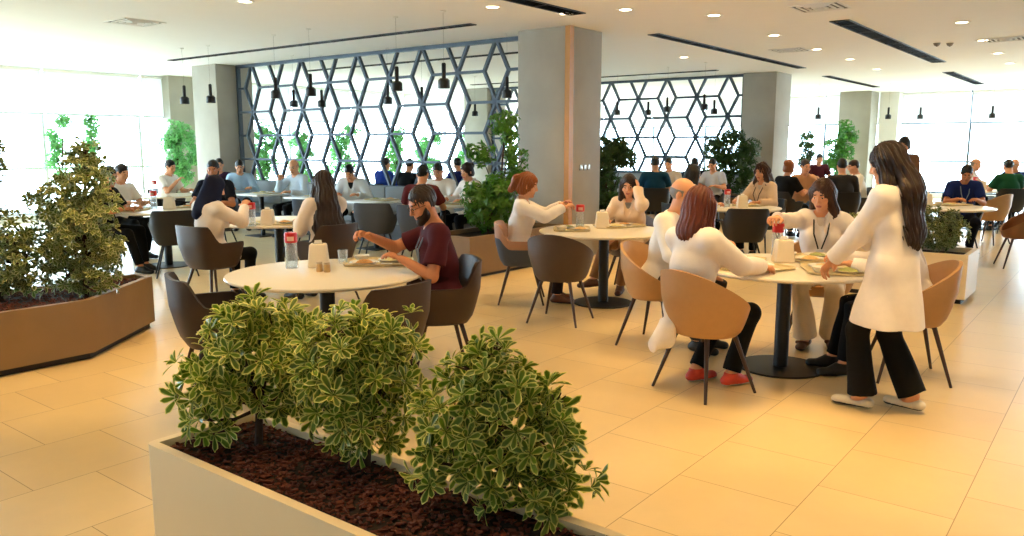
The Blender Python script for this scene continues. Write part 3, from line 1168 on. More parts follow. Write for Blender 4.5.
PEN = [(185, 104), (211, 103), (276, 98.5), (294, 107), (311, 96), (322, 107), (388, 104), (397, 91), (422, 105), (444, 88.5), (475, 116), (507, 98),
       (617, 115), (648, 115), (667, 112), (704, 110), (714, 114), (818, 119), (888, 119), (920, 119), (992, 118)]
ORD = ['first', 'second', 'third', 'fourth', 'fifth', 'sixth', 'seventh', 'eighth', 'ninth', 'tenth', 'eleventh', 'twelfth']
proto = None
for i, (px, py) in enumerate(PEN):
    x, y = pend(px, py)
    z = 2.25
    if i < 12:
        lb, g = 'black pendant lamp by the near lattice screen, %s from the left' % ORD[i], 'pendant lamps by the near lattice'
    elif i < 17:
        lb, g = 'black pendant lamp in front of the far lattice screen, %s from the left' % ORD[i - 12], 'pendant lamps by the far lattice'
    else:
        lb, g = 'black pendant lamp against the far bright windows, %s from the left' % ORD[i - 17], 'pendant lamps at the far windows'
    if proto is None:
        o = proto = thing('pendant_lamp', lb, 'pendant lamp', (x, y, z), 0, g)
        MB().lathe([(.060, .003), (.070, 0), (.072, .01), (.070, .095), (.045, .118), (.001, .12), ], 20).build('shade', black_metal, o)
        MB().lathe([(.001, .10), (.026, .10), (.026, .285), (.018, .30), (.001, .30)], 14).build('stem', black_metal, o)
        MB().tube([(0, 0, .29), (0, 0, ZC - z - .01)], .0012, 5).build('cord', dark_metal, o)
        MB().lathe([(.001, ZC - z - .012), (.03, ZC - z - .012), (.034, ZC - z - .001), (.001, ZC - z - .001)], 16).build('canopy', white_paint, o)
        MB().lathe([(.001, .022), (.05, .022), (.05, .03), (.001, .03)], 16).build('lens', emit_mat('pendant_lens', (1, .9, .75), 3), o)
    else:
        o = copy_tree(proto)
        o.location = (x, y, z)
        o['label'] = lb
        o['group'] = g

# ------------------------------------------------------------------ furniture
MARM = {'brown': mat('leather_brown', (0.215, 0.145, 0.105), rough=.5, var=.12, scale=30, bump=.15, bscale=160),
        'dark': mat('leather_dark', (0.095, 0.08, 0.078), rough=.5, var=.12, scale=30, bump=.15, bscale=160),
        'slate': mat('fabric_slate', (0.27, 0.30, 0.36), rough=.8, var=.1, scale=60, bump=.2, bscale=200),
        'tan': mat('leather_tan', (0.72, 0.55, 0.36), rough=.5, var=.07, scale=24, bump=.12, bscale=160),
        'taupe': mat('leather_taupe', (0.30, 0.23, 0.185), rough=.5, var=.1, scale=24, bump=.12, bscale=160),
        'caramel': mat('leather_caramel', (0.52, 0.33, 0.18), rough=.5, var=.1, scale=24, bump=.12, bscale=160),
        'rose': mat('leather_rose', (0.66, 0.50, 0.42), rough=.55, var=.08, scale=24, bump=.12, bscale=160)}
leg_wood = mat('leg_walnut', (0.22, 0.13, 0.08), rough=.45, var=.3, scale=14, stretch=(6, 6, .8))
leg_black = black_metal


def shell(kind):
    """the seat shell as a thick bowl: returns verts, faces, outer face count"""
    nph, nt, th = 56, 9, .022
    zb = .385

    def rim(ph):
        a = abs((ph + PI) % (2 * PI) - PI)                  # 0 at the back, pi at the front
        d = math.degrees(a)
        if kind == 'tub':
            e = .5 + .5 * math.cos(a)
            return .475 + (.815 - .475) * (e ** .95)
        ss = lambda x: max(0, min(1, x)) ** 2 * (3 - 2 * max(0, min(1, x)))
        back = 1 - ss((d - 42) / 34)
        arm = 1 - ss((d - 118) / 34)
        return .47 + .175 * arm + .165 * back

    def plan(ph, q, sx, sy):
        n = 2.0 if kind == 'tub' else 3.0
        c, s_ = -math.cos(ph), math.sin(ph)
        return (sx * math.copysign(abs(s_) ** (2 / n), s_) * q, sy * math.copysign(abs(c) ** (2 / n), c) * q)
    vs, fs = [], []
    for lay in range(2):
        for j in range(nt + 1):
            t = j / nt
            for i in range(nph):
                ph = 2 * PI * i / nph
                z1 = rim(ph)
                z0 = zb if lay == 0 else zb + .03
                z = z0 + (z1 - z0) * t
                zz = (z - zb) / (.80 - zb)
                q = .70 + .30 * min(1, zz / .55) ** .6 + .10 * max(0, zz - .45)
                sx, sy = (.295, .275) if kind == 'tub' else (.285, .265)
                if lay:
                    sx, sy = sx - th, sy - th
                x, y = plan(ph, q, sx, sy)
                vs.append((x, y, z))
    S = nph
    o0, i0 = 0, (nt + 1) * nph
    for j in range(nt):
        for i in range(S):
            k = (i + 1) % S
            fs.append((o0 + j * S + k, o0 + j * S + i, o0 + (j + 1) * S + i, o0 + (j + 1) * S + k)[::-1])
    nout = len(fs)
    for j in range(nt):
        for i in range(S):
            k = (i + 1) % S
            fs.append((i0 + j * S + i, i0 + j * S + k, i0 + (j + 1) * S + k, i0 + (j + 1) * S + i)[::-1])
    for i in range(S):
        k = (i + 1) % S
        fs.append((o0 + nt * S + i, o0 + nt * S + k, i0 + nt * S + k, i0 + nt * S + i))
    fs.append(tuple(o0 + i for i in range(S))[::-1])
    fs.append(tuple(i0 + i for i in range(S)))
    return vs, fs, nout, S, nt


def make_chair(kind, col, legs='wood', lower=None):
    root = thing('tub_chair' if kind == 'tub' else 'armchair', 'x', 'chair')
    vs, fs, nout, S, nt = shell(kind)
    ms = [MARM[col]] + ([MARM[lower]] if lower else [])
    o = raw_mesh('seat_shell', vs, fs, ms, root, True, 50)
    if lower:
        for p in range(nout):
            if p // S < 6:
                o.data.polygons[p].material_index = 1
    n = 2.0 if kind == 'tub' else 3.0
    prof = [(.02, .425), (.95, .425), (1.0, .44), (1.0, .452), (.95, .468), (.6, .474), (.02, .475)]
    m = MB()
    seg = 40
    vv, ff = [], []
    for r, z in prof:
        for k in range(seg):
            a = 2 * PI * k / seg
            c, s_ = math.cos(a), math.sin(a)
            vv.append((.225 * r * math.copysign(abs(c) ** (2 / n), c), .21 * r * math.copysign(abs(s_) ** (2 / n), s_), z))
    for i in range(len(prof) - 1):
        for k in range(seg):
            a, b = i * seg + k, i * seg + (k + 1) % seg
            ff.append((a, b, b + seg, a + seg))
    ff.append(tuple(range(seg - 1, -1, -1)))
    ff.append(tuple((len(prof) - 1) * seg + k for k in range(seg)))
    m.add(vv, ff)
    m.build('seat_cushion', MARM[col], root, True, 60)
    lm = leg_wood if legs == 'wood' else leg_black
    for sx in (-1, 1):
        for sy in (-1, 1):
            MB().tube([(sx * .13, sy * .12, .392), (sx * .235, sy * .225, 0.0)], [.0165, .0095] if legs == 'wood' else [.012, .009], 10).build('leg', lm, root)
    m = MB()
    m.bar((-.13, -.12, .378), (.13, .12, .378), .03, .012)
    m.bar((-.13, .12, .378), (.13, -.12, .378), .03, .012)
    m.build('leg_frame', lm, root, smooth=False)
    return root


CH = {}


def chair(kind, col, pos, head, label, legs='wood', lower=None, group=None):
    k = (kind, col, legs, lower)
    if k not in CH:
        CH[k] = make_chair(kind, col, legs, lower)
        o = CH[k]
    else:
        o = copy_tree(CH[k])
        if 'group' in o:
            del o['group']
    o.location = (pos[0], pos[1], 0)
    o.rotation_euler = (0, 0, math.atan2(-head[0], head[1]))
    o['label'] = label
    if group:
        o['group'] = group
    return o


top_m = mat('table_top_cream', (0.93, 0.895, 0.83), rough=.28, var=.03, scale=5, spec=.5)
top_g = mat('table_top_white', (0.86, 0.87, 0.87), rough=.3, var=.02, scale=5)
TT = .74
TB = None


def round_table(x, y, label, r=.65):
    global TB
    if TB is None:
        o = TB = thing('round_table', label, 'table', (x, y, 0))
        MB().lathe([(.001, .712), (r - .03, .712), (r - .004, .722), (r, .730), (r - .004, .738), (r - .012, TT), (.001, TT)], 72).build('tabletop', top_m, o, True, 40)
        MB().lathe([(.05, .012), (.05, .70), (.17, .702), (.17, .711), (.001, .711)], 28).build('column', black_metal, o, True, 40)
        MB().lathe([(.001, 0), (.30, 0), (.302, .006), (.296, .013), (.001, .016)], 48).build('base', black_metal, o, True, 40)
    else:
        o = copy_tree(TB)
        o.location = (x, y, 0)
        o['label'] = label
    return o


SQ = None


def square_table(u, v, label, su=.68, sv=.74):
    global SQ
    q = XY(u, v)
    if SQ is None:
        o = SQ = thing('square_table', label, 'table', (q[0], q[1], 0), ROT)
        MB().box(-su / 2, su / 2, -sv / 2, sv / 2, .712, TT, .006).build('tabletop', top_g, o)
        MB().lathe([(.04, .012), (.04, .70), (.13, .702), (.13, .711), (.001, .711)], 20).build('column', black_metal, o, True, 40)
        MB().box(-.22, .22, -.22, .22, 0, .014, .004).build('base', black_metal, o)
    else:
        o = copy_tree(SQ)
        o.location = (q[0], q[1], 0)
        o['label'] = label
    return o


T1, T2, T3, T4, T5, T6 = (-1.24, 5.28), (-2.62, 8.95), (-4.55, 10.5), (.92, 7.95), (1.93, 5.58), (3.02, 10.97)
T8, T9, T10 = (5.92, 11.0), (8.9, 15.2), (5.75, 15.0)
round_table(*T1, 'round cream table in the foreground on the left, behind the variegated shrubs')
round_table(*T2, 'round cream table of the woman in the navy headscarf, behind the foreground table')
round_table(*T3, 'round cream table by the left window behind the stone planter')
round_table(*T4, 'round cream table in the middle, in front of the near concrete column')
round_table(*T5, 'round cream table on the right where the standing woman leans, with large black disc base')
round_table(*T6, 'round cream table behind the bald man, right of the near column')
round_table(*T8, 'round cream table of the man in blue scrubs at the right')
round_table(*T9, 'round cream table at the far right by the man in green')
round_table(*T10, 'round cream table far back in front of the last column')
round_table(2.75, 15.6, 'round cream table far back by the far lattice, with the person in teal')
round_table(-6.0, 13.6, 'round cream table far left at the window wall')
BT = [7.75, 9.15, 10.6, 12.05, 13.4]
BTN = ['nearest the near column', 'second from the near column', 'third from the near column', 'fourth from the near column', 'farthest from the near column']
for v, n in zip(BT, BTN):
    square_table(8.42, v, 'square white table at the grey banquette, ' + n)

# grey banquette along the near lattice
bq = thing('banquette_bench', 'long grey upholstered banquette bench along the near lattice screen', 'bench', XY(9.2, 10.7) + (0,), ROT)
gf = mat('banquette_fabric', (0.52, 0.54, 0.55), rough=.85, var=.08, scale=50, bump=.2, bscale=180)
MB().box(-.28, .30, -3.55, 3.55, .32, .46, .03).build('seat', gf, bq)
for k in range(5):
    MB().box(.20, .34, -3.55 + k * 1.42 + .006, -3.55 + (k + 1) * 1.42 - .006, .465, .885, .03).build('back_cushion', gf, bq)
MB().box(-.24, .30, -3.5, 3.5, 0, .32).build('plinth', mat('plinth_dark', (0.22, 0.21, 0.2), rough=.6), bq, smooth=False)


# --- planters
stone = mat('stone_brown', (0.52, 0.41, 0.26), rough=.5, var=.2, scale=3.5, bump=.1, bscale=80)
stone_l = mat('planter_cream', (0.93, 0.85, 0.70), rough=.45, var=.03, scale=4)
soil = mat('soil_dark', (0.13, 0.075, 0.05), rough=.95, var=.4, scale=90, bump=.6)
chip_m = mat('bark_chips', (0.34, 0.15, 0.095), rough=.85, var=.55, scale=26)


def inset(poly, d):
    n = len(poly)
    out = []
    for i in range(n):
        p0, p1, p2 = (np.array(poly[(i + k - 1) % n], float) for k in range(3))
        a, b = nrm(p1 - p0), nrm(p2 - p1)
        na, nb = V3(-a[1], a[0], 0)[:2], V3(-b[1], b[0], 0)[:2]
        m = nrm(na + nb)
        out.append(tuple(p1 + m * d / max(.3, np.dot(m, na))))
    return out


def area(poly):
    return sum(poly[i][0] * poly[(i + 1) % len(poly)][1] - poly[(i + 1) % len(poly)][0] * poly[i][1] for i in range(len(poly))) / 2


def planter(name, label, poly, h, wall, m, plinth=0.0, soilz=None, rim=None, rnd=.012):
    """a walled box with its wall thickness and a soil bed; poly in world xy (counter-clockwise)"""
    if area(poly) < 0:
        poly = poly[::-1]
    cx, cy = np.mean([p[0] for p in poly]), np.mean([p[1] for p in poly])
    root = thing(name, label, 'planter', (cx, cy, 0))
    P = [(p[0] - cx, p[1] - cy) for p in poly]
    I = inset(P, wall)
    n = len(P)
    bm = bmesh.new()
    zb = plinth
    rings = [[bm.verts.new((x, y, z)) for x, y in q] for q, z in ((P, zb), (P, h), (I, h), (I, h - .12))]
    for a, b in zip(rings[:-1], rings[1:]):
        for i in range(n):
            j = (i + 1) % n
            bm.faces.new((a[i], a[j], b[j], b[i]))
    bm.faces.new(rings[0][::-1])
    bm.faces.new(rings[3])
    ed = [e for e in bm.edges if e.calc_face_angle(0) > .3 and max(v.co.z for v in e.verts) > h - .05 or (abs(e.verts[0].co.z - e.verts[1].co.z) > .2 and rnd > .02)]
    if rnd:
        bmesh.ops.bevel(bm, geom=ed, offset=rnd, segments=3, affect='EDGES', profile=.5)
    bm.verts.index_update()
    raw_mesh('box', [v.co.copy() for v in bm.verts], [[v.index for v in f.verts] for f in bm.faces], m, root, True, 40)
    bm.free()
    if plinth:
        MB().prism(inset(P, .04), 0, plinth).build('plinth', mat('plinth_black', (0.10, 0.075, 0.05), rough=.6), root, smooth=False)
    sz = soilz if soilz else h - .05
    MB().prism(inset(P, wall + .001), sz - .06, sz).build('soil', soil, root, smooth=False)
    return root, I, (cx, cy), sz


def inside(p, poly):
    c = False
    for i in range(len(poly)):
        (x0, y0), (x1, y1) = poly[i], poly[(i + 1) % len(poly)]
        if (y0 > p[1]) != (y1 > p[1]) and p[0] < (x1 - x0) * (p[1] - y0) / (y1 - y0) + x0:
            c = not c
    return c


def mulch(label, I, c, z, n, size, m):
    """loose bark chips: one heap nobody could count"""
    vs, fs = [], []
    lo = np.min(I, axis=0)
    hi = np.max(I, axis=0)
    I2 = inset(I, .012)
    base = np.array([(-1, -.6, -.4), (1, -.6, -.4), (.8, .6, -.4), (-.8, .6, -.4), (-.8, -.5, .4), (.9, -.5, .4), (.7, .5, .4), (-.7, .5, .4)])
    quad = np.array([(3, 2, 1, 0), (4, 5, 6, 7), (0, 1, 5, 4), (1, 2, 6, 5), (2, 3, 7, 6), (3, 0, 4, 7)])
    VV, FF = [], []
    k = 0
    while k < n:
        p = RNG.uniform(lo, hi)
        if not inside(p, I2):
            continue
        R = np.array(Matrix.Rotation(RNG.uniform(0, 6.3), 3, 'Z') @ Matrix.Rotation(RNG.normal() * .5, 3, 'X'))
        s_ = size * RNG.uniform(.5, 1.25) * V3(1, RNG.uniform(.5, 1), RNG.uniform(.4, .8))
        VV.append((base * s_) @ R.T + V3(p[0], p[1], z + RNG.uniform(-.004, .014)))
        FF.append(quad + 8 * k)
        k += 1
    o = raw_mesh('bark_mulch', np.concatenate(VV), np.concatenate(FF), m, None, False, loc=(c[0], c[1], 0))
    tag(o, label, 'mulch', kind='stuff')


def upoly(*uv):
    return [XY(*q) for q in uv]


pl, I, c0, sz = planter('trough_planter', 'long cream rounded trough planter with variegated shrubs in the foreground',
                        upoly((1.395, 2.78), (1.395, -1.2), (1.86, -1.2), (1.86, 2.78)), .5, .035, stone_l, rnd=.032, soilz=.472)
mulch('reddish brown bark mulch filling the foreground trough planter', I, c0, sz, 6500, .011, chip_m)
pl2, I2, c2, sz2 = planter('stone_planter', 'angular brown stone planter at the left edge with tall variegated bushes',
                           upoly((-.4, 6.02), (2.69, 6.02), (3.53, 6.70), (3.53, 6.95), (-.4, 6.95)), .45, .05, stone, plinth=.05, soilz=.42)
mulch('dark brown bark mulch in the left stone planter', I2, c2, sz2, 3500, .013, chip_m)
pl3, I3, c3, sz3 = planter('stone_planter', 'brown stone planter at the foot of the near column with tall leafy plants',
                           upoly((7.1, 6.12), (9.14, 6.12), (9.14, 6.85), (7.1, 6.85)), .5, .05, stone, plinth=.04)
pl4, I4, c4, sz4 = planter('cube_planter', 'cream planter box with a variegated shrub behind the standing woman',
                           upoly((8.95, 1.22), (9.65, 1.22), (9.65, 2.5), (8.95, 2.5)), .5, .05, stone_l, plinth=.05, rnd=.02)
pl5, I5, c5, sz5 = planter('stone_planter', 'brown stone planter beside the second column with a big bush',
                           upoly((15.9, 6.4), (17.4, 6.4), (17.4, 7.4), (15.9, 7.4)), .5, .05, stone, plinth=.04)
pl6, I6, c6, sz6 = planter('stone_planter', 'brown stone planter behind the near column with dense dark plants',
                           upoly((10.1, 5.9), (11.3, 5.9), (11.3, 6.75), (10.1, 6.75)), .5, .05, stone, plinth=.04)


# ------------------------------------------------------------------ plants
def leaf_template(nx, rows, prof):
    xs = np.linspace(-1, 1, nx)
    ts = np.linspace(0, 1, rows)
    w = np.interp(ts, *prof)
    T = np.array([(x * w[j], t, abs(x)) for j, t in enumerate(ts) for x in xs])
    e = np.array([max(abs(x), (t - .86) / .14 if t > .86 else 0) for t in ts for x in xs])
    q = np.array([(j * nx + i, j * nx + i + 1, (j + 1) * nx + i + 1, (j + 1) * nx + i) for j in range(rows - 1) for i in range(nx - 1)])
    return T, e, q


OBOV = ([0, .12, .45, .72, .9, 1.0], [.16, .22, .72, 1.0, .8, .12])
LANC = ([0, .15, .4, .7, 1.0], [.12, .7, 1.0, .75, .05])
TPL5 = leaf_template(5, 6, OBOV)
TPL3 = leaf_template(3, 4, OBOV)
TPLL = leaf_template(3, 4, LANC)


def foliage(name, P, D, N, L, W, m, parent, tpl, curl=.25, fold=.25, tone=None):
    T, e, q = tpl
    D = D / np.linalg.norm(D, axis=1, keepdims=True)
    N = N - D * np.sum(N * D, axis=1, keepdims=True)
    N = N / (np.linalg.norm(N, axis=1, keepdims=True) + 1e-9)
    S = np.cross(D, N)
    n = len(P)
    x, t, ax_ = T[:, 0], T[:, 1], T[:, 2]
    V = (P[:, None, :] + D[:, None, :] * (t[None, :, None] * L[:, None, None]) + S[:, None, :] * (x[None, :, None] * W[:, None, None]) +
         N[:, None, :] * ((-curl * t[None, :] ** 2 * L[:, None] + fold * ax_[None, :] * np.abs(x)[None, :] * W[:, None])[:, :, None]))
    F = (q[None] + (np.arange(n) * len(T))[:, None, None]).reshape(-1, 4)
    o = raw_mesh(name, V.reshape(-1, 3), F, m, parent, True)
    a = o.data.attributes.new('edge', 'FLOAT', 'POINT')
    a.data.foreach_set('value', np.tile(e, n).astype(np.float32))
    tn = tone if tone is not None else RNG.uniform(0, 1, n)
    a = o.data.attributes.new('tone', 'FLOAT', 'POINT')
    a.data.foreach_set('value', np.repeat(tn, len(T)).astype(np.float32))
    return o


def rosettes(cent, axis, nl, length, width, spread=(25, 82)):
    P, D, N, L, W, T = [], [], [], [], [], []
    for c, a in zip(cent, axis):
        a = nrm(a)
        u = nrm(np.cross(a, V3(.31, .87, .22)))
        w = np.cross(a, u)
        k = nl + RNG.integers(-1, 2)
        sc_ = RNG.uniform(.8, 1.2)
        ph0 = RNG.uniform(0, 6.3)
        tn = RNG.uniform(0, 1)
        for j in range(k):
            ps = ph0 + j * 2.39996
            el = math.radians(spread[0] + (spread[1] - spread[0]) * (j + .5) / k + RNG.normal() * 7)
            rad = u * math.cos(ps) + w * math.sin(ps)
            d = a * math.cos(el) + rad * math.sin(el)
            P.append(c + rad * .004)
            D.append(d)
            N.append(a * math.sin(el) - rad * math.cos(el))
            f = (.55 + .45 * (j + 1) / k) * sc_ * RNG.uniform(.85, 1.12)
            L.append(length * f)
            W.append(width * (.6 + .4 * f))
            T.append(np.clip(tn * .6 + RNG.uniform(0, .4) + (.25 if j < 3 else 0), 0, 1))
    return np.array(P), np.array(D), np.array(N), np.array(L), np.array(W), np.array(T)


bark = mat('bark', (0.26, 0.18, 0.12), rough=.9, var=.35, scale=30, bump=.5, stretch=(3, 3, .6))


def bush(name, label, base, clumps, m, nl=9, length=.06, width=.011, tpl=TPL3, dens=120, group=None, spread=(25, 82), shell_=(.55, 1.05), fill=.35, trunk=.016, up=.5, curl=.25):
    """clumps: (dx, dy, z, rx, ry, rz) relative to the base; dens = leaf whorls per square metre of clump surface"""
    root = thing(name, label, 'plant', base, 0, group)
    cen, ax_ = [], []
    for (x, y, z, rx, ry, rz) in clumps:
        ar = 4 * PI * ((rx * ry) ** 1.6 / 3 + (rx * rz) ** 1.6 / 3 + (ry * rz) ** 1.6 / 3) ** (1 / 1.6)
        n = max(6, int(ar * dens))
        for k in range(int(n * (1 + fill))):
            d = nrm(RNG.normal(size=3))
            rr = RNG.uniform(.82, shell_[1]) if k < n else RNG.uniform(.3, .8)
            rr *= 1 + .12 * math.sin(5 * d[0] + 3 * d[2] + x * 9) + .08 * math.sin(9 * d[1] + 7 * d[2])
            p = V3(x, y, z) + d * V3(rx, ry, rz) * rr
            if p[2] < .03:
                continue
            cen.append(p)
            ax_.append(d * V3(1 / rx, 1 / ry, 1 / rz) * min(rx, ry, rz) + V3(0, 0, up) + RNG.normal(size=3) * .3)
    P, D, N, L, W, T = rosettes(cen, ax_, nl, length, width, spread)
    foliage('foliage', P, D, N, L, W, m, root, tpl, curl=curl, tone=T)
    st = MB()
    zs = [c[2] for c in clumps]
    top = max(zs)
    tc = clumps[int(np.argmax(zs))]
    pts = [(0, 0, -.03), (.01, .005, top * .3), (tc[0] * .5, tc[1] * .5, top * .65), (tc[0], tc[1], top)]
    st.tube(pts, [trunk, trunk * .85, trunk * .6, trunk * .35], 8)
    st.build('trunk', bark, root)
    for (x, y, z, rx, ry, rz) in clumps:
        b = MB()
        f0 = min(.8, z / max(top, .1) * .55)
        a = np.array((pts[1] if f0 < .5 else pts[2]), float)
        b.tube([a, (a + V3(x, y, z)) / 2 + V3(0, 0, -.02), (x, y, z)], [trunk * .5, trunk * .4, trunk * .25], 6)
        k = 0
        for _ in range(7):
            d = nrm(RNG.normal(size=3) + V3(0, 0, .3))
            b.tube([(x, y, z), V3(x, y, z) + d * V3(rx, ry, rz) * .75], [trunk * .25, trunk * .12], 5)
        b.build('branch', bark, root)
    return root


vari = leaf_mat('leaf_variegated', (0.38, 0.49, 0.08), (0.96, 0.94, 0.54), lo=.5, hi=.95)
vari_d = leaf_mat('leaf_variegated_far', (0.36, 0.42, 0.16), (0.80, 0.80, 0.56), lo=.55, hi=.95)
green_f = leaf_mat('leaf_ficus', (0.27, 0.46, 0.13), (0.38, 0.56, 0.2), lo=.7, hi=1.4, trans=.35)
green_d = leaf_mat('leaf_dark', (0.21, 0.32, 0.13), (0.3, 0.42, 0.2), lo=.7, hi=1.4, trans=.35)
green_m = leaf_mat('leaf_mid', (0.27, 0.50, 0.17), (0.36, 0.58, 0.24), lo=.7, hi=1.4, trans=.4)
green_backlit = leaf_mat('leaf_backlit', (0.42, 0.66, 0.38), (0.55, 0.76, 0.5), lo=.7, hi=1.4, trans=.5)  # paler leaf copy, the window light behind it put into the colour

# foreground shrubs in the trough
FS = [((258, 446), 'leftmost of the three', [(-.03, 0, .35, .18, .17, .15), (.07, .02, .43, .16, .16, .13), (-.14, -.02, .26, .13, .14, .13), (.13, 0, .25, .13, .13, .13), (-.18, .0, .10, .07, .08, .09), (-.03, -.04, .48, .09, .09, .07), (.16, 0, .45, .08, .08, .08)]),
      ((366, 468), 'middle one of the three', [(0, 0, .40, .16, .15, .15), (-.11, -.02, .26, .14, .13, .14), (.09, 0, .32, .13, .13, .14), (.02, -.03, .17, .13, .12, .10), (-.08, 0, .45, .11, .10, .09), (.12, .02, .47, .10, .09, .08), (-.16, 0, .36, .08, .08, .08)]),
      ((500, 508), 'rightmost and nearest of the three', [(-.02, 0, .36, .15, .13, .14), (-.15, -.01, .26, .12, .12, .13), (.10, 0, .24, .14, .12, .13), (.17, .03, .32, .08, .08, .07), (0, -.02, .14, .14, .13, .09), (.20, -.02, .10, .09, .09, .07), (-.01, -.02, .50, .06, .06, .05), (-.22, -.02, .16, .08, .07, .07), (.08, -.05, .06, .12, .1, .06), (-.08, -.02, .44, .09, .09, .07)])]
for (px, py), n, cl in FS:
    b = G(px, py, sz)
    bush('variegated_shrub', 'yellow and green variegated shrub in the foreground trough planter, ' + n, b, cl, vari, nl=9, length=.066, width=.0128, tpl=TPL5, dens=118, spread=(20, 80), trunk=.016, up=.35, fill=.45)

# tall variegated bushes in the left stone planter
bush('variegated_bush', 'tall clumped grey-green variegated bush in the left stone planter, right one', (-3.28, 6.06, sz2),
     [(.03, .05, .93, .20, .18, .17), (-.16, .0, .72, .19, .19, .17), (.15, .0, .70, .14, .14, .14), (-.02, -.03, .55, .20, .19, .18), (.17, .02, .42, .14, .14, .15), (-.20, .02, .38, .17, .17, .16), (.10, .05, .33, .18, .15, .15), (.08, .02, .14, .17, .15, .12), (-.15, .03, .16, .12, .13, .11), (.06, .05, 1.10, .10, .10, .09)],
     vari_d, nl=8, length=.060, width=.0150, dens=150, trunk=.022)
bush('variegated_bush', 'tall clumped grey-green variegated bush at the left picture edge in the stone planter', (-3.86, 5.92, sz2),
     [(-.03, 0, 1.02, .15, .15, .14), (.10, .05, .50, .17, .17, .18), (-.16, 0, .70, .14, .16, .14), (.20, .0, .28, .16, .16, .15), (-.05, .0, .2, .2, .17, .15), (.02, .0, 1.12, .1, .1, .09), (.24, .0, .12, .10, .1, .09)],
     vari_d, nl=8, length=.060, width=.0150, dens=150, trunk=.022)
# tall plants by the near column
q = XY(8.14, 6.50)
bush('weeping_fig', 'tall dark green leafy plant in the planter left of the near column', (q[0], q[1], sz3),
     [(.08, .1, 1.42, .20, .2, .17), (-.24, 0, 1.02, .19, .2, .15), (.20, .05, .98, .16, .2, .17), (.02, 0, .66, .22, .2, .16), (-.30, 0, .50, .16, .2, .17), (.1, 0, .38, .22, .2, .2), (-.18, -.02, .22, .24, .2, .18), (.14, .1, 1.22, .13, .13, .13), (.25, .05, .72, .14, .15, .15)],
     green_f, nl=6, length=.085, width=.020, tpl=TPLL, dens=80, trunk=.02, spread=(40, 110), up=.1, curl=.4)
q = XY(7.80, 6.42)
bush('leafy_shrub', 'low bushy green plant in front of the tall one left of the near column', (q[0], q[1], sz3),
     [(0, 0, .30, .25, .22, .22), (.15, 0, .5, .18, .18, .18), (-.16, 0, .45, .17, .17, .17)], green_f, nl=6, length=.08, width=.019, tpl=TPLL, dens=115, spread=(40, 110), up=.15, curl=.4)
q = XY(10.55, 6.28)
bush('weeping_fig', 'dense dark green plant just right of the near column', (q[0], q[1], sz6),
     [(.05, 0, 1.05, .26, .25, .24), (-.15, 0, .85, .24, .25, .25), (-.05, 0, .5, .28, .25, .25), (.2, 0, .95, .2, .2, .16), (.1, 0, .2, .25, .25, .2), (-.2, 0, .3, .2, .2, .2)], green_d, nl=6, length=.085, width=.020, tpl=TPLL, dens=110, spread=(40, 110), up=.1, curl=.4)
q = XY(16.6, 6.9)
bush('weeping_fig', 'large loose grey-green bush in front of the second column', (q[0], q[1], sz5),
     [(0.05, 0, 1.28, .26, .28, .2), (-.3, 0, 1.05, .3, .3, .28), (.3, 0, 1.0, .3, .3, .28), (0, 0, .75, .36, .3, .3), (-.42, 0, .5, .28, .3, .28), (.4, 0, .5, .28, .3, .28), (0, 0, .3, .4, .3, .25)], green_d, nl=6, length=.09, width=.02, tpl=TPLL, dens=80, spread=(40, 110), up=.1, curl=.4)
q = XY(9.3, 1.85)
bush('variegated_shrub', 'variegated yellow-green shrub in the cream planter box behind the standing woman', (q[0], q[1], sz4),
     [(.22, 0, .26, .24, .22, .22), (-.22, 0, .28, .24, .22, .22), (0, 0, .38, .22, .2, .19), (.42, -.05, .24, .15, .15, .17), (-.46, .05, .24, .16, .15, .18)], vari_d, nl=8, length=.062, width=.0145, dens=190)


def pot_plant(label, u, v, h, spread_, m, n=5, pot=(0.75, 0.74, 0.72), name='potted_plant'):
    q = XY(u, v)
    cl = [(RNG.normal() * spread_ * .5, RNG.normal() * spread_ * .5, h * (.45 + .5 * k / max(1, n - 1)), spread_ * RNG.uniform(.6, .9), spread_ * RNG.uniform(.6, .9), spread_ * RNG.uniform(.55, .85)) for k in range(n)]
    r = bush(name, label, (q[0], q[1], .38), [(c[0], c[1], c[2] - .38, c[3], c[4], c[5]) for c in cl], m, nl=6, length=.11, width=.024, tpl=TPLL, dens=55, spread=(40, 110), up=.1, curl=.4, trunk=.02)
    MB().lathe([(.001, -.38), (.15, -.38), (.19, -.02), (.20, 0), (.175, 0), (.17, -.04), (.001, -.04)], 28).build('pot', mat('pot_grey', pot, rough=.5), r, True, 40)
    return r


pot_plant('bright green potted plant at the left window beside the corner column', 9.6, 16.9, 1.9, .36, green_backlit, 6)
pot_plant('bright green slim potted plant at the left window, left one of two behind the bush', 7.4, 17.4, 2.15, .20, green_backlit, 6)
pot_plant('bright green slim potted plant at the left window, right one of two behind the bush', 8.0, 17.3, 2.15, .20, green_backlit, 6)
pot_plant('bright green potted plant in front of the last grey column', 24.4, 6.9, 2.1, .36, green_m, 6)
pot_plant('slim green potted plant beside the second column at the far window', 22.6, 7.05, 1.9, .26, green_d, 5)
for i, px in enumerate((266, 301, 345, 396, 428, 470)):
    tpx = (px - CXP) / 809.0
    Yw = 17.0 / (-tpx * CA + SA)                                  # on the line of pots along the left window wall
    pot_plant('green potted plant seen through the near lattice screen, %s from the left' % ORD[i], UV(tpx * Yw, Yw)[0], 17.0, (2.0, 1.9, 2.05)[i % 3], .30, green_backlit, 6)

# ------------------------------------------------------------------ outside: pale paving and a low roof parapet
gr = MB().box(-60, 90, -60, 90, -4.2, -4.0).build('ground', mat('outside_paving', (0.75, 0.76, 0.75), rough=.9, var=.1, scale=.3), smooth=False, rz=ROT)
tag(gr, kind='structure')

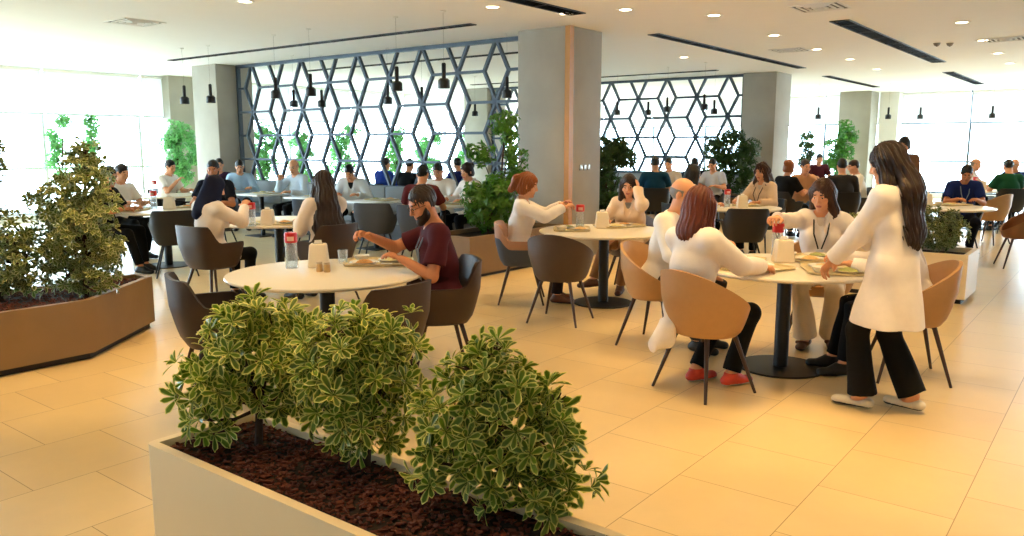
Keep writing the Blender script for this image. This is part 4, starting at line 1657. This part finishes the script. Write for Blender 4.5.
# ------------------------------------------------------------------ chairs
def toward(p, q):
    d = nrm(V3(q[0] - p[0], q[1] - p[1], 0))
    return (d[0], d[1])


# seats of the people who sit in view: (x, y), heading
S_man = ((-.50, 5.42), (-.96, -.26))
S_hij = ((-2.97, 7.85), (.52, .86))
S_lng = ((-1.88, 8.00), (-.80, .60))
S_pon = ((.10, 8.05), (1, -.05))
S_ear = ((1.30, 8.72), (-.40, -.92))
S_bal = ((1.20, 6.30), (.80, -.60))
S_red = ((1.25, 5.05), (.84, .54))
S_fac = ((2.50, 6.42), (-.42, -.91))
S_hid = ((2.72, 5.36), (-.96, .22))

chair('arm', 'brown', (-1.80, 4.80), (.85, .52), 'empty brown armchair at the left of the foreground table')
chair('arm', 'brown', S_man[0], S_man[1], 'brown armchair under the man in maroon scrubs')
chair('arm', 'brown', (-.79, 4.54), (-.80, .60), 'brown armchair at the near side of the foreground table, behind the middle shrub')
chair('arm', 'brown', S_hij[0], S_hij[1], 'brown armchair under the woman in the navy headscarf')
chair('arm', 'brown', S_lng[0], S_lng[1], 'brown armchair under the woman with very long dark hair')
chair('arm', 'dark', (-4.12, 9.72), (-.42, .9), 'empty dark armchair on the near side of the table by the left window', 'metal')
chair('arm', 'dark', (-5.28, 10.05), (.95, .15), 'dark armchair under the man in the black shirt at the left', 'metal')
chair('arm', 'rose', S_pon[0], S_pon[1], 'two-tone rose and slate armchair under the woman with the auburn ponytail', 'wood', 'slate')
chair('tub', 'taupe', (.44, 7.12), (.42, .9), 'empty dark taupe tub chair with its oval back to the camera at the middle table')
chair('tub', 'taupe', S_ear[0], S_ear[1], 'taupe tub chair under the woman touching her ear')
chair('tub', 'tan', (1.15, 6.27), S_bal[1], 'tan tub chair under the bald man')
chair('tub', 'tan', S_red[0], S_red[1], 'tan tub chair under the woman with red-brown bobbed hair')
chair('tub', 'tan', S_fac[0], S_fac[1], 'tan tub chair under the woman facing the camera with a black lanyard')
chair('tub', 'tan', S_hid[0], S_hid[1], 'tan tub chair behind the standing woman')
chair('arm', 'dark', (2.92, 10.02), (.1, 1), 'empty dark armchair seen from behind at the table beyond the bald man', 'metal')
chair('tub', 'caramel', (6.62, 10.35), (-.95, .30), 'empty caramel tub chair at the right picture edge')
chair('tub', 'tan', (7.72, 12.9), (-.5, .85), 'tan tub chair beyond the man in blue scrubs')
chair('arm', 'dark', (5.75, 11.95), (.4, -.9), 'dark armchair behind the shrub near the woman with the hair bun', 'metal')
for (x, y, hd), n in zip(((-1.86, 10.95, (.1, 1)), (-1.22, 10.62, (.25, 1)), (-2.9, 11.75, (.2, 1))),
                         ('second from the right', 'rightmost', 'leftmost')):
    chair('arm', 'slate', (x, y), hd, 'slate blue armchair seen from behind at the banquette tables, ' + n, 'metal')

# ------------------------------------------------------------------ people
WHITE = ('white', (0.94, 0.91, 0.895))
BLK = ('black', (0.045, 0.045, 0.05))
NVY = ('navy', (0.085, 0.10, 0.17))
HN, HF = .0058, .0115
person('man in maroon short-sleeved scrubs with beard and glasses, eating at the foreground table', S_man[0], S_man[1], s=1.0, female=False, lean=7, hyaw=12, hpitch=24,
       R=(.10, .46, .97), L=(-.12, .27, .835), skin='mid', hair='short', hc='dark', top='scrub', topc=('maroon', (0.30, 0.10, 0.14)), sleeve='short', legs=('maroon_dark', (0.24, 0.085, 0.115)),
       beard=True, glasses=True, lanyard=('pale_blue', (0.55, 0.62, 0.70)), inner=('undershirt', (0.25, 0.09, 0.12)), h=HN, curlR=1.1, curlL=.7, palmR=(-.5, .1, -.8), elb=(1.2, .9))
person('woman in navy headscarf and white coat eating, seen from behind at the left', S_hij[0], S_hij[1], s=.95, lean=3, hyaw=-28, hpitch=20, hair='hijab', topc=('coat_white', (0.93, 0.88, 0.85)), legs=BLK, tail=True, h=.0075,
       R=(.12, .33, .97), L=(-.16, .34, .79))
person('woman with very long dark brown hair and white coat, back to the camera', S_lng[0], S_lng[1], s=1.0, lean=6, twist=-28, hyaw=-8, hpitch=10, hair='verylong', hc='dark', hw=1.45, topc=('coat_white', (0.93, 0.88, 0.85)), legs=BLK, tail=True, h=.0075,
       R=(.15, .40, .80), L=(-.06, .34, .80))
person('woman with auburn ponytail in a white coat at the left of the middle table', S_pon[0], S_pon[1], s=.97, lean=4, hyaw=0, hpitch=14, hair='pony', hc='auburn', topc=WHITE, legs=('dark_plum', (0.12, 0.08, 0.08)), shoes=('brown', (0.35, 0.2, 0.12)), tail=True,
       R=(.10, .42, .97), L=(-.08, .40, .99), h=HN, inner=('black_blouse', (.06, .06, .07)), curlR=1.0, curlL=1.0, elb=(1.6, 1.4))
person('woman with dark hair touching her ear behind the middle table, in cream and tan clothes', S_ear[0], S_ear[1], s=.95, lean=14, hyaw=8, hpitch=16, hair='bob', hc='dark', topc=('blouse_cream', (0.88, 0.78, 0.68)), legs=('tan_print', (0.62, 0.44, 0.28)),
       shoes=('brown', (0.35, 0.2, 0.12)), R=(.18, .40, .80), L=(-.125, .195, 1.13), h=HN, inner=('scarf_grey', (.55, .52, .48)), curlL=.7, palmL=(1, -.2, 0), poleL=(-.35, .7, -.75), feet=((.26, .50, .17), (.02, .30, .085)), footdir=((.8, .6), (-.1, 1)))
person('bald man in a white shirt beside the woman with red-brown hair', S_bal[0], S_bal[1], s=1.03, female=False, lean=14, hyaw=0, hpitch=14, hair='bald', hc='grey', top='tee', topc=('shirt_white', (0.95, 0.93, 0.90)), sleeve='long', legs=('grey_trousers', (0.25, 0.24, 0.24)), h=HN,
       R=(.2, .44, .80), L=(-.05, .46, .84))
person('woman with red-brown bobbed hair in a white coat seen from behind on a tan chair', (1.175, 5.07), S_red[1], s=.99, lean=1, hyaw=4, hpitch=12, hair='bob', hc='red', topc=WHITE, legs=BLK, shoes=('orange', (0.80, 0.25, 0.16), (0.85, 0.82, 0.8)), tail=2, h=HN,
       R=(.17, .43, .80), L=(-.2, .40, .80), feet=((.10, .26, .085), (-.10, .14, .085)), footdir=((.1, 1), (.05, 1)))
person('woman with long brown hair facing the camera in an open white coat with black lanyard', S_fac[0], S_fac[1], s=.99, lean=5, hyaw=-14, hpitch=17, hair='long', hc='brown', topc=WHITE, legs=('cream_trousers', (0.86, 0.80, 0.70)), shoes=('brown', (0.35, 0.2, 0.12)), shoestyle='sandal', flare=True, h=HN,
       R=(.30, .50, 1.03), L=(-.30, .26, .94), lanyard=('black', (.06, .06, .06)), inner=('blouse_pale', (.84, .80, .76)), curlR=1.2, curlL=.3, palmL=(.7, .3, .4), elb=(1.0, 1.2), feet=((.06, .30, .085), (-.12, .18, .085)))
person('woman with long dark hair standing at the right table in white coat and black trousers', (2.25, 4.66), (-.68, .73), seated=False, s=.935, lean=3, twist=-4, hyaw=6, hpitch=18, hair='verylong', hc='dark', topc=WHITE, legs=BLK, flare=True,
       shoes=('white', (0.85, 0.82, 0.76)), shoestyle='flat', h=HN, hem=.52, R=(.10, .44, .84), L=(-.10, .34, .87), poleL=(-.25, -.6, -.8), feet=((.07, -.14, .095), (-.08, .10, .085)), footdir=((.12, 1), (-.08, 1)), curlR=.6, curlL=.7)
person('woman in a white coat seated on the tan chair hidden behind the standing woman', S_hid[0], S_hid[1], s=.95, lean=16, hyaw=0, hpitch=18, hair='bun', hc='dark', topc=WHITE, legs=BLK, shoes=('black', (.05, .05, .05)), h=HN, tail=True,
       R=(.2, .42, .80), L=(-.2, .44, .80), feet=((.10, .46, .085), (-.10, .42, .085)))

# people further back
def short(t):
    q = t.split(',')[0].split()[:11]
    while q[-1] in ('the', 'a', 'an', 'of', 'with', 'in', 'at', 'by', 'and', 'to', 'just', 'behind', 'on'):
        q = q[:-1]
    return ' '.join(q)


def far(label, x, y, head, **k):
    k.setdefault('h', HF)
    ch = k.pop('seat', 'dark')
    if ch and k.get('seated', True):
        chair('arm', ch, (x, y), head, 'dark armchair under the ' + short(label), 'metal')
    return person(label, (x, y), head, **k)


far('man in a black t-shirt and black trousers behind the left planter', -5.12, 10.0, (.98, -.1), seat=None, female=False, lean=10, hair='short', hc='black', top='tee', topc=('tshirt_black', (.055, .055, .065)), sleeve='short', legs=BLK, skin='mid', feet=((.12, .52, .085), (-.10, .46, .085)), R=(.15, .34, .80), L=(-.12, .36, .80))
far('person in a white top just behind the man in the black t-shirt', -5.5, 11.2, (.9, -.35), female=False, lean=8, hair='short', hc='dark', top='tee', topc=('shirt_white', (0.95, 0.93, 0.90)), sleeve='short')
far('man with dark beard in a navy polo at the table by the left window', -4.22, 11.45, (-.05, -1), female=False, s=1.06, lean=6, hyaw=10, hpitch=12, hair='short', hc='black', beard=True, top='tee', topc=('polo_navy', (.07, .085, .14)), sleeve='short', skin='mid', h=.009)
far('man in a white shirt far left beside the bright green plant', -6.15, 14.3, (.9, -.25), female=False, lean=8, hair='short', hc='black', top='tee', topc=('shirt_white', (0.95, 0.93, 0.90)), sleeve='short', R=(.1, .3, .95))
far('man in a plum shirt on the banquette, left of the man in light blue', -5.72, 15.75, (.35, -.94), seat=None, female=False, hair='short', hc='black', top='tee', topc=('plum', (.27, .17, .25)), sleeve='short', hpitch=10)
far('man in a light blue shirt on the banquette at its left end', -5.15, 15.25, (.3, -.95), seat=None, female=False, lean=12, hpitch=25, hair='short', hc='black', top='tee', topc=('lightblue', (.66, .78, .90)), sleeve='long')
far('grey-haired person in pale blue behind the woman with very long hair', -3.73, 14.1, (-.55, -.8), seat=None, female=False, lean=10, hpitch=20, hyaw=20, hair='bald', hc='grey', top='tee', topc=('paleblue', (.78, .84, .90)), sleeve='long', s=1.03, R=(.15, .3, 1.0))
far('man with black hair bowed over his food in a white coat on the banquette', -2.60, 13.25, (-.12, -1), seat=None, female=False, lean=18, hpitch=38, hair='short', hc='black', topc=('coat_cool', (.86, .89, .92)), h=.010, inner=('dark_shirt', (.1, .1, .12)), legs=BLK)
far('man in a dark red shirt with his back to the camera at the banquette tables', -1.22, 10.62, (.25, 1), seat=None, female=False, lean=10, hpitch=14, hair='short', hc='black', top='tee', topc=('darkred', (.38, .14, .15)), sleeve='short', h=.010)
far('man with dark hair in a white shirt facing the man in dark red', -1.10, 12.35, (-.25, -.97), seat=None, female=False, lean=6, hpitch=26, hair='short', hc='black', top='tee', topc=('shirt_white', (0.95, 0.93, 0.90)), sleeve='short', h=.010)
far('person in a white top half hidden by the plant left of the near column', -.58, 11.95, (-.7, -.7), seat=None, female=True, lean=10, hair='bun', hc='dark', topc=WHITE)
# beyond the near lattice
far('person in bright blue seen through the near lattice, left one', -2.62, 16.3, (.6, .8), female=False, lean=8, hair='short', hc='dark', top='tee', topc=('blue', (.13, .25, .62)), sleeve='long')
far('person in black seen through the near lattice, middle one', -2.05, 15.6, (.5, .8), female=False, lean=10, hair='short', hc='black', top='tee', topc=('tshirt_black', (.055, .055, .065)), sleeve='short')
far('person in navy blue seen through the near lattice, next to the leafy plant', -1.05, 16.2, (-.5, .8), female=False, lean=8, hair='short', hc='black', top='tee', topc=('blue_dark', (.10, .16, .42)), sleeve='long')
# by the far lattice
far('person in teal with back to the camera by the far lattice', 2.62, 14.75, (.15, 1), female=False, s=1.06, lean=4, hair='short', hc='black', top='tee', topc=('teal', (.06, .24, .32)), sleeve='short', h=.010)
far('person in a pale patterned top facing the person in teal', 3.18, 16.3, (-.4, -.9), female=False, lean=6, hair='short', hc='black', top='tee', topc=('pale', (.78, .74, .70)), sleeve='short')
far('person in dark navy by the far lattice with back turned', 3.75, 16.6, (.3, .9), female=False, lean=8, hair='short', hc='black', top='tee', topc=('polo_navy', (.07, .085, .14)), sleeve='short')
far('person in a light grey top by the far lattice with arms folded on the table', 4.05, 16.1, (-.6, -.8), female=False, lean=10, hpitch=20, hair='short', hc='black', top='tee', topc=('lightgrey', (.74, .76, .80)), sleeve='short')
far('woman with black hair just behind the bald man', 2.32, 10.75, (.75, .2), female=True, lean=10, hair='bob', hc='black', topc=('blouse_cream', (0.88, 0.78, 0.68)), hpitch=12)
far('woman with long curly brown hair at the table behind the bald man', 3.62, 11.55, (-.75, -.6), female=True, lean=6, hyaw=0, hpitch=10, hair='curly', hc='brown', topc=('blouse_cream', (0.88, 0.78, 0.68)), lanyard=('black', (.06, .06, .06)), h=.009, legs=BLK)
far('person in black with light brown hair tied up, right of the curly-haired woman', 4.62, 13.6, (.7, .5), female=True, lean=8, hair='bun', hc='auburn', top='tee', topc=('tshirt_black', (.055, .055, .065)), sleeve='short')
far('man in a tan shirt and blue jeans facing the camera, far back', 5.15, 14.25, (.2, -.97), female=False, lean=6, hair='short', hc='dark', top='tee', topc=('tanshirt', (.78, .58, .42)), sleeve='short', legs=('jeans', (.33, .42, .55)), hpitch=8)
far('person in a maroon top far back by the second column', 7.75, 20.4, (-.1, -1), female=False, lean=4, hair='short', hc='black', top='tee', topc=('maroon', (0.30, 0.10, 0.14)), sleeve='short', s=1.05)
far('person in dark grey with back to the camera, in front of the last column', 5.55, 13.5, (.15, 1), female=False, lean=6, hair='short', hc='black', top='tee', topc=('darkgrey', (.20, .19, .19)), sleeve='long', s=1.04)
far('person in a white shirt in profile right of the person in dark grey', 6.35, 14.65, (-.95, .1), female=False, lean=12, hair='short', hc='dark', top='tee', topc=('shirt_white', (0.95, 0.93, 0.90)), sleeve='long')
far('woman with a dark hair bun standing far back in a brown print top', 5.98, 12.3, (-.6, -.8), seated=False, female=True, s=1.0, lean=4, hair='bun', hc='black', top='tee', topc=('brownprint', (.45, .33, .26)), sleeve='short', legs=BLK, hem=.8, R=(.2, .2, .85), L=(-.2, .2, .85))
far('man in royal blue scrubs looking down at the table on the right', 6.72, 11.95, (-.35, -.94), female=False, lean=10, hpitch=34, hair='short', hc='black', top='scrub', topc=('royal', (.08, .15, .38)), sleeve='short', legs=('navy_trousers', (.06, .07, .13)), inner=('royal', (.08, .15, .38)), lanyard=('pale_blue', (0.55, 0.62, 0.70)), skin='mid', h=.009, R=(.12, .36, .80), L=(-.12, .36, .80), feet=((.1, .12, .085), (-.1, .2, .085)))
far('bald person in a pale top behind the man in blue scrubs', 9.1, 15.95, (.6, -.5), female=False, lean=4, hair='bald', hc='grey', top='tee', topc=('pale', (.78, .74, .70)), sleeve='short')
far('person in dark green with back to the camera at the far right', 9.0, 14.55, (.1, 1), female=False, lean=6, hair='short', hc='black', top='tee', topc=('green', (.08, .30, .20)), sleeve='short')
far('balding man in dark blue at the far right edge', 9.85, 15.75, (-.7, -.6), female=False, lean=6, hair='bald', hc='grey', top='tee', topc=('blue_dark', (.10, .16, .42)), sleeve='short')

# ------------------------------------------------------------------ things on the tables
def frosted(name):
    m = bpy.data.materials.new(name)
    m.use_nodes = True
    N, L = m.node_tree.nodes, m.node_tree.links
    N.clear()
    out = N.new('ShaderNodeOutputMaterial')
    t = N.new('ShaderNodeBsdfTransparent')
    t.inputs[0].default_value = (.97, .98, .99, 1)
    d = N.new('ShaderNodeBsdfPrincipled')
    d.inputs['Base Color'].default_value = (.85, .88, .90, 1)
    d.inputs['Roughness'].default_value = .12
    ly = N.new('ShaderNodeLayerWeight')
    ly.inputs[0].default_value = .35
    mr = N.new('ShaderNodeMapRange')
    mr.inputs[3].default_value, mr.inputs[4].default_value = .14, .55
    L.new(ly.outputs['Facing'], mr.inputs[0])
    ms = N.new('ShaderNodeMixShader')
    L.new(mr.outputs[0], ms.inputs[0])
    L.new(t.outputs[0], ms.inputs[1])
    L.new(d.outputs[0], ms.inputs[2])
    L.new(ms.outputs[0], out.inputs[0])
    return m


clear = frosted('clear_plastic')
red_m = mat('red_plastic', (0.80, 0.12, 0.10), rough=.35, var=.05)
nap_m = mat('napkin_block', (0.94, 0.89, 0.80), rough=.5, var=.03)
paper = mat('napkin_paper', (0.95, 0.94, 0.92), rough=.9)
water_m = pane_mat('water', (0.86, 0.93, 0.96), .06)
PIT, NAP, JAR, GLS, TRY, PLT, BWL = [None] * 7


def put(proto, make, x, y, label, group=None, z=TT, rz=0.0, cat=None):
    if proto is None:
        o = make()
    else:
        o = copy_tree(proto)
        if 'group' in o:
            del o['group']
    o.location = (x, y, z)
    o.rotation_euler = (0, 0, rz)
    o['label'] = label
    if group:
        o['group'] = group
    return o


def mk_pitcher():
    o = thing('water_pitcher', 'x', 'pitcher')
    MB().lathe([(.001, .0), (.040, .0), (.043, .006), (.041, .10), (.040, .17), (.040, .185), (.037, .185), (.037, .17), (.038, .10), (.040, .010), (.001, .008)], 28).build('body', clear, o, True, 50)
    MB().lathe([(.001, .012), (.036, .012), (.0355, .09), (.001, .09)], 24).build('water', water_m, o, True, 50)
    MB().lathe([(.040, .178), (.044, .18), (.045, .235), (.040, .246), (.001, .248)], 28).build('lid', red_m, o, True, 50)
    m = MB()
    an = np.linspace(-.5, .5, 6)
    vs = [(.0462 * math.sin(a), -.0462 * math.cos(a), z) for z in (.192, .222) for a in an]
    m.add(vs, [(i, i + 1, i + 7, i + 6) for i in range(5)])
    m.build('lid_label', mat('lid_label', (0.90, 0.72, 0.66), rough=.5), o)
    return o


def mk_napkin():
    o = thing('napkin_dispenser', 'x', 'napkin holder')
    bm = bmesh.new()
    bmesh.ops.create_cube(bm, size=1)
    for v in bm.verts:
        k = 1.0 if v.co.z < 0 else .78
        v.co = Vector((v.co.x * .145 * k, v.co.y * .11 * k, (v.co.z + .5) * .165))
    bmesh.ops.bevel(bm, geom=list(bm.edges), offset=.012, segments=3, affect='EDGES', profile=.5)
    bm.verts.index_update()
    raw_mesh('body', [v.co.copy() for v in bm.verts], [[v.index for v in f.verts] for f in bm.faces], nap_m, o, True, 40)
    bm.free()
    MB().box(-.035, .035, -.010, .010, .160, .1665, .002).build('slot', dark_metal, o)
    m = MB()
    m.add([(-.028, -.004, .165), (.028, -.004, .165), (.022, .002, .19), (-.024, .004, .188), (-.028, .004, .165), (.028, .004, .165)], [(0, 1, 2, 3), (5, 4, 3, 2), (0, 3, 4), (1, 5, 2)])
    m.build('napkin', paper, o)
    return o


def mk_jar():
    o = thing('spice_jar', 'x', 'jar')
    MB().lathe([(.001, 0), (.020, 0), (.023, .005), (.022, .045), (.018, .055), (.001, .055)], 20).build('body', mat('jar_spice', (.80, .66, .45), rough=.35, var=.2), o, True, 50)
    MB().lathe([(.019, .052), (.021, .054), (.020, .066), (.001, .068)], 20).build('lid', mat('jar_lid', (.78, .72, .62), rough=.3, metal=.5), o, True, 50)
    return o


def mk_glass():
    o = thing('water_glass', 'x', 'glass')
    MB().lathe([(.001, 0), (.028, 0), (.031, .004), (.036, .095), (.034, .095), (.029, .010), (.001, .010)], 24).build('tumbler', clear, o, True, 50)
    MB().lathe([(.001, .012), (.0285, .012), (.031, .055), (.001, .055)], 20).build('water', water_m, o, True, 50)
    return o


tray_m = mat('tray_cream', (0.80, 0.74, 0.58), rough=.45, var=.22, scale=60)


def mk_tray():
    o = thing('food_tray', 'x', 'tray')
    m = MB()
    pr = [(.9, 0), (1.0, .004), (1.03, .018), (1.01, .018), (.97, .006), (.02, .006)]
    seg = 48
    vv, ff = [], []
    for r, z in pr:
        for k in range(seg):
            a = 2 * PI * k / seg
            c, s_ = math.cos(a), math.sin(a)
            vv.append((.24 * r * math.copysign(abs(c) ** .3, c), .18 * r * math.copysign(abs(s_) ** .3, s_), z))
    for i in range(len(pr) - 1):
        for k in range(seg):
            a, b = i * seg + k, i * seg + (k + 1) % seg
            ff.append((a, b, b + seg, a + seg))
    ff.append(tuple(range(seg - 1, -1, -1)))
    ff.append(tuple((len(pr) - 1) * seg + k for k in range(seg)))
    m.add(vv, ff)
    m.build('tray_body', tray_m, o, True, 40)
    MB().box(.02, .10, -.15, -.08, .007, .011).build('napkin', paper, o, smooth=False)
    return o


china = mat('white_china', (0.93, 0.92, 0.89), rough=.2, var=.02)


def mk_plate():
    o = thing('plate', 'x', 'plate')
    MB().lathe([(.001, .0), (.055, 0), (.062, .003), (.098, .016), (.099, .019), (.062, .008), (.001, .006)], 32).build('dish', china, o, True, 60)
    return o


def mk_bowl():
    o = thing('bowl', 'x', 'bowl')
    MB().lathe([(.001, 0), (.03, 0), (.034, .004), (.058, .035), (.060, .040), (.056, .040), (.03, .010), (.001, .008)], 28).build('dish', china, o, True, 60)
    return o


FOODC = [('rice', (.88, .80, .58)), ('greens', (.60, .62, .36)), ('stew', (.78, .58, .34)), ('bread', (.84, .70, .48))]


def food(x, y, z, r, k, label, hgt=.02):
    n, c = FOODC[k % 4]
    vs, fs = [], []
    rings, seg = 6, 22
    for j in range(rings + 1):
        for i in range(seg):
            a = 2 * PI * i / seg
            q = r * math.sin(j / rings * PI / 2) * (1 + .10 * math.sin(3 * a + k) + .05 * math.sin(7 * a))
            vs.append((q * math.cos(a), q * math.sin(a), hgt * math.cos(j / rings * PI / 2) * (1 + .18 * math.sin(5 * a + j * 2 + k)) + .0005))
    for j in range(rings):
        for i in range(seg):
            b = (i + 1) % seg
            fs.append((j * seg + i, (j + 1) * seg + i, (j + 1) * seg + b, j * seg + b))
    fs.append(tuple(range(seg)))
    o = raw_mesh('food_portion', vs, fs, mat('food_' + n, c, rough=.6, var=.45, scale=90, bump=.8, bscale=140), None, True, loc=(x, y, z))
    tag(o, label, 'food')
    return o


def meal(x, y, rz, who, k, full=True):
    """a tray with a plate, a bowl and the food on them"""
    global TRY, PLT, BWL
    o = put(TRY, mk_tray, x, y, 'cream speckled tray of food in front of ' + who, rz=rz)
    TRY = TRY or o
    c, s_ = math.cos(rz), math.sin(rz)
    p = lambda a, b: (x + a * c - b * s_, y + a * s_ + b * c)
    q = p(.09, .04)
    o = put(PLT, mk_plate, q[0], q[1], 'white plate on the tray in front of ' + who, z=TT + .0065)
    PLT = PLT or o
    food(q[0], q[1], TT + .0135, .058, k, 'heap of %s on the plate in front of %s' % (FOODC[k % 4][0], who))
    q = p(-.10, -.085)
    put(PLT, mk_plate, q[0], q[1], 'second white plate on the tray in front of ' + who, z=TT + .0065)
    food(q[0], q[1], TT + .0135, .06, k + 2, 'heap of %s on the second plate of %s' % (FOODC[(k + 2) % 4][0], who), .024)
    if full:
        q = p(-.13, .10)
        o = put(BWL, mk_bowl, q[0], q[1], 'small white bowl on the tray in front of ' + who, z=TT + .0065)
        BWL = BWL or o
        food(q[0], q[1], TT + .022, .042, k + 1, '%s in the small bowl in front of %s' % (FOODC[(k + 1) % 4][0], who), .012)


def pit(x, y, where, rz=0):
    global PIT
    o = put(PIT, mk_pitcher, x, y, 'clear water pitcher with a red lid ' + where, rz=rz)
    PIT = PIT or o


def nap(x, y, where, rz=0):
    global NAP
    o = put(NAP, mk_napkin, x, y, 'cream napkin dispenser block ' + where, rz=rz)
    NAP = NAP or o


def jars(x, y, where, dx=.055):
    global JAR
    for i in range(2):
        o = put(JAR, mk_jar, x + dx * i, y - .02 * i, '%s of two small spice jars %s' % (('left', 'right')[i], where))
        JAR = JAR or o


def glass(x, y, where):
    global GLS
    o = put(GLS, mk_glass, x, y, 'clear water glass ' + where)
    GLS = GLS or o


a = G(292, 268, TT)
pit(a[0], a[1], 'on the foreground table', .2)
a = G(319, 267, TT)
nap(a[0], a[1], 'on the foreground table', .1)
a = G(322, 270, TT)
jars(a[0] - .0, a[1] - .07, 'in front of the napkin block on the foreground table')
a = G(343, 263, TT)
glass(a[0], a[1], 'on the foreground table between napkin block and tray')
a = G(379, 263, TT)
meal(a[0], a[1], .1, 'the man in maroon scrubs', 0)
# middle table
a = G(580, 229, TT)
pit(a[0], a[1], 'on the middle table')
a = G(602, 228, TT)
nap(a[0], a[1], 'on the middle table')
meal(.60, 8.0, 1.5, 'the woman with the auburn ponytail', 1)
meal(1.12, 8.32, .5, 'the woman touching her ear', 2)
# right table
a = G(783, 262, TT)
nap(a[0], a[1], 'on the right table')
a = G(777, 255, TT)
pit(a[0], a[1], 'on the right table behind the napkin block', 1.0)
meal(1.66, 5.42, .5, 'the woman with red-brown bobbed hair', 0)
meal(1.60, 5.88, -.7, 'the bald man', 2)
meal(2.24, 5.92, .4, 'the woman facing the camera', 1)
meal(2.16, 5.34, 1.4, 'the woman behind the standing one', 3)
# table of the headscarf woman
a = G(252, 226, TT)
pit(a[0], a[1], 'on the table of the woman in the headscarf')
a = G(268, 225, TT)
nap(a[0], a[1], 'on the table of the woman in the headscarf')
meal(-2.55, 8.60, .0, 'the woman in the navy headscarf', 2)
meal(-2.16, 8.76, .4, 'the woman with very long dark hair', 3)
# table by the left window
pit(-4.72, 10.55, 'on the table by the left window')
nap(-4.54, 10.60, 'on the table by the left window')
meal(-4.30, 10.92, 0, 'the man in the navy polo', 0)
meal(-4.95, 10.35, 1.4, 'the man in the black t-shirt', 1)
# table behind the bald man
pit(2.93, 10.9, 'on the table behind the bald man')
nap(3.12, 10.85, 'on the table behind the bald man')
meal(3.36, 11.22, .6, 'the curly-haired woman', 1)
nap(5.8, 11.2, 'on the table of the man in blue scrubs')
meal(6.20, 11.30, .3, 'the man in blue scrubs', 2)
nap(8.9, 15.2, 'on the far right table')
pit(8.7, 15.1, 'on the far right table')
nap(5.75, 15.0, 'on the table in front of the last column')
pit(-6.1, 13.7, 'on the table far left at the window wall')
for v, w in ((9.15, 'the man bowed over his food'), (7.75, 'the man opposite the dark red shirt'), (10.6, 'the grey-haired person in pale blue'), (12.05, 'the man in light blue')):
    q = XY(8.55, v)
    meal(q[0], q[1], ROT + PI / 2, w, int(v), False)

# ------------------------------------------------------------------ daylight, exposure, camera
w = bpy.data.worlds.new('world')
sc.world = w
w.use_nodes = True
nt = w.node_tree
bg = nt.nodes['Background']
bg.inputs[0].default_value = (.66, .83, 1.0, 1)
bg.inputs[1].default_value = SKY


def portal(name, loc, size, normal):
    ld = bpy.data.lights.new(name, 'AREA')
    ld.shape = 'RECTANGLE'
    ld.size, ld.size_y = size
    ld.cycles.is_portal = True
    o = bpy.data.objects.new(name, ld)
    o.location = loc
    o.rotation_euler = Vector(normal).to_track_quat('-Z', 'Y').to_euler()
    link(o)
    return o


zc = (SILL + ZC) / 2
q = XY(U1 + .3, (VA + VB) / 2)
# the portals only steer the sky light through the two window walls
p1 = portal('window_portal', (q[0], q[1], zc), (VB - VA, ZC - SILL), (-SA, -CA, 0))
q = XY((U0 + U1) / 2, VB + .3)
p2 = portal('window_portal', (q[0], q[1], zc), (U1 - U0, ZC - SILL), (CA, -SA, 0))

cam = bpy.data.cameras.new('camera')
cam.sensor_width = 36
cam.lens = FPX / 1024 * 36
cam.clip_end = 300
co = bpy.data.objects.new('camera', cam)
co.location = (0, 0, CAMH)
co.rotation_euler = (PI / 2 - PITCH, 0, 0)
link(co)
sc.camera = co
vs_ = sc.view_settings
vs_.view_transform = 'Standard'
vs_.look = 'None'
vs_.gamma = 1.0
vs_.use_curve_mapping = False
vs_.exposure = EXPO
sc.cycles.max_bounces = 10
sc.cycles.diffuse_bounces = 5
sc.cycles.glossy_bounces = 4
sc.cycles.transparent_max_bounces = 16
sc.cycles.caustics_reflective = False
sc.cycles.caustics_refractive = False
sc.cycles.sample_clamp_indirect = 6
sc.cycles.use_denoising = True
